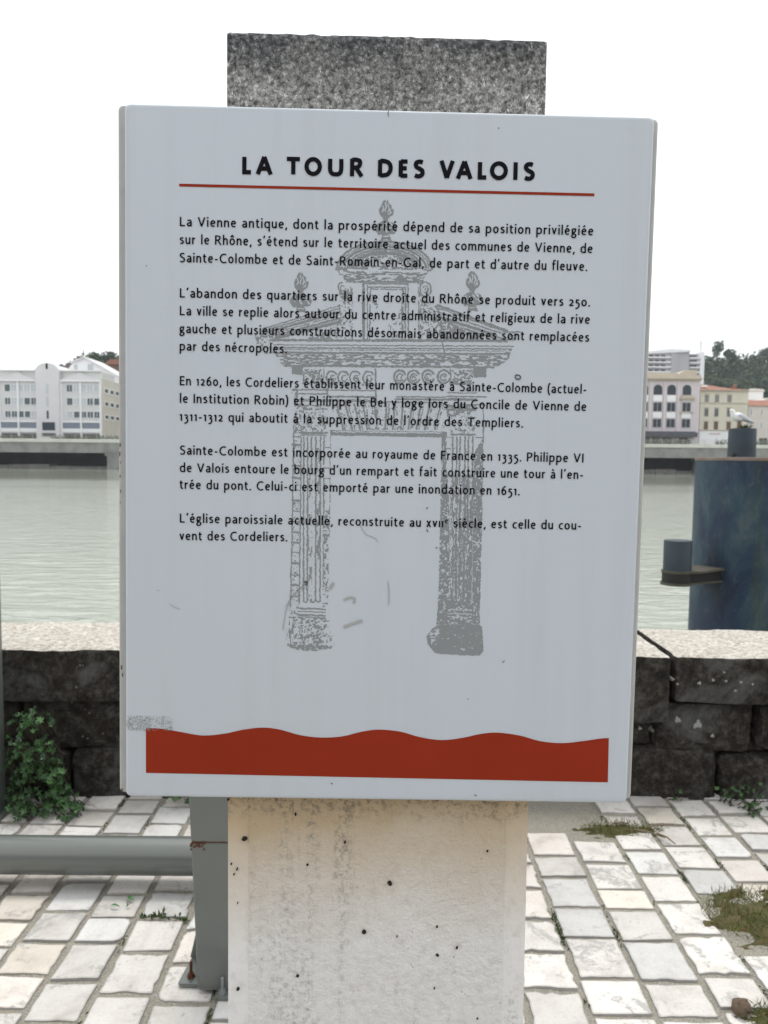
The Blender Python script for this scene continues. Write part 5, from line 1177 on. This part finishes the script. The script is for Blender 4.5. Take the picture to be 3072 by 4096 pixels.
tag(ro.build('earth_clod', mat('brown_clod', (.20, .14, .10), .95, .5, 60, .8, 150), smooth=True, org=(0.985, 1.995, 0)), 'brown lump of earth on the pale stones at the bottom right', 'clod')
gc = MB()
for _ in range(95):
    xj = rng.choice([x_ for x_ in xs if -1.6 < x_ < 1.5]); yj = rng.uniform(1.85, 3.28)
    if -.45 < xj < .5: continue
    if xj < 0 and rng.random() < .6: continue
    for k_ in range(rng.randint(6, 34)):
        p = Vector((xj+rng.gauss(0, .0035), yj+rng.gauss(0, .022), -.006)); d = Vector((rng.gauss(0, .8), rng.gauss(0, .8), .8)).normalized(); tt = rng.uniform(.5, 1.2)
        gc.leaf(p, d, Vector((rng.gauss(0, 1), rng.gauss(0, 1), .4)), rng.uniform(.006, .016), .005, 0, (tt, tt*.9, tt*.8))
tag(gc.build('joint_moss', m_weed), 'scattered moss and tiny sprouts in the paving joints', 'moss', kind='stuff')
# fallen leaves and the sprouts in a joint on the left
m_fresh = mat('fresh_leaf', (.05, .20, .045), .5, .3, 60)
def fallen(px, py, px2, py2, wd_, label):
    a_, b_ = ground(px, py, .004), ground(px2, py2, .006); m_ = MB(); d = b_-a_; l = d.length; d.normalize(); s_ = Vector((-d.y, d.x, 0)); vs = []; n = 10
    for i in range(n+1):
        t_ = i/n; c_ = a_+d*(l*t_)-s_*(math.sin(t_*math.pi)*l*.12)+Vector((0, 0, math.sin(t_*math.pi)*.008)); hw = wd_*math.sin(t_*math.pi)**.8*.5
        vs += [c_+s_*hw+Vector((0, 0, hw*.4)), c_, c_-s_*hw+Vector((0, 0, hw*.4))]
    m_.add(vs, [(i*3+k_, i*3+k_+1, (i+1)*3+k_+1, (i+1)*3+k_) for i in range(n) for k_ in (0, 1)])
    tag(m_.build('fallen_leaf', m_fresh, org=tuple(a_), smooth=True), label, 'leaf', 'green leaves fallen on the paving')
fallen(441, 3623, 481, 3628, .010, 'curled green leaf lying left on the pale stone')
fallen(510, 3588, 535, 3604, .016, 'small upright green leaf lying nearest the round rail')
fallen(506, 3630, 517, 3622, .012, 'tiny pale green leaf between the two larger fallen leaves')
sp_ = MB()
for i in range(70):
    t_ = rng.random(); px = 560+t_*190+rng.gauss(0, 4); py = 3668+t_*12+rng.gauss(0, 4); p = ground(px, py, 0)
    if 620 < px < 655: p.z += .004
    d = Vector((rng.gauss(0, .8), rng.gauss(0, .6), .8)).normalized(); tt = rng.uniform(.6, 1.2); sp_.leaf(p, d, Vector((rng.gauss(0, 1), rng.gauss(0, 1), .5)), rng.uniform(.008, .022)*(1.5 if 620 < px < 655 else .8), .009, 0, (tt, tt, tt))
pp = ground(640, 3675); tag(sp_.build('joint_sprout', m_weed, org=tuple(pp)), 'bright green sprouts growing in a paving joint beside the barrier leg', 'weed')
hz = bpy.data.materials.new('haze_air'); hz.use_nodes = True; t = hz.node_tree; t.nodes.clear()
o_ = t.nodes.new('ShaderNodeOutputMaterial'); pv = t.nodes.new('ShaderNodeVolumePrincipled'); pv.inputs['Density'].default_value = .00022; pv.inputs['Color'].default_value = (.86, .93, 1, 1); pv.inputs['Anisotropy'].default_value = .2
t.links.new(pv.outputs[0], o_.inputs['Volume'])
mb = MB(); mb.box(-1000, 1100, -45, 1600, -4.5, 130); tag(mb.build('haze', hz), kind='stuff')
for o in list(bpy.data.objects):
    if '_org' in o: del o['_org']
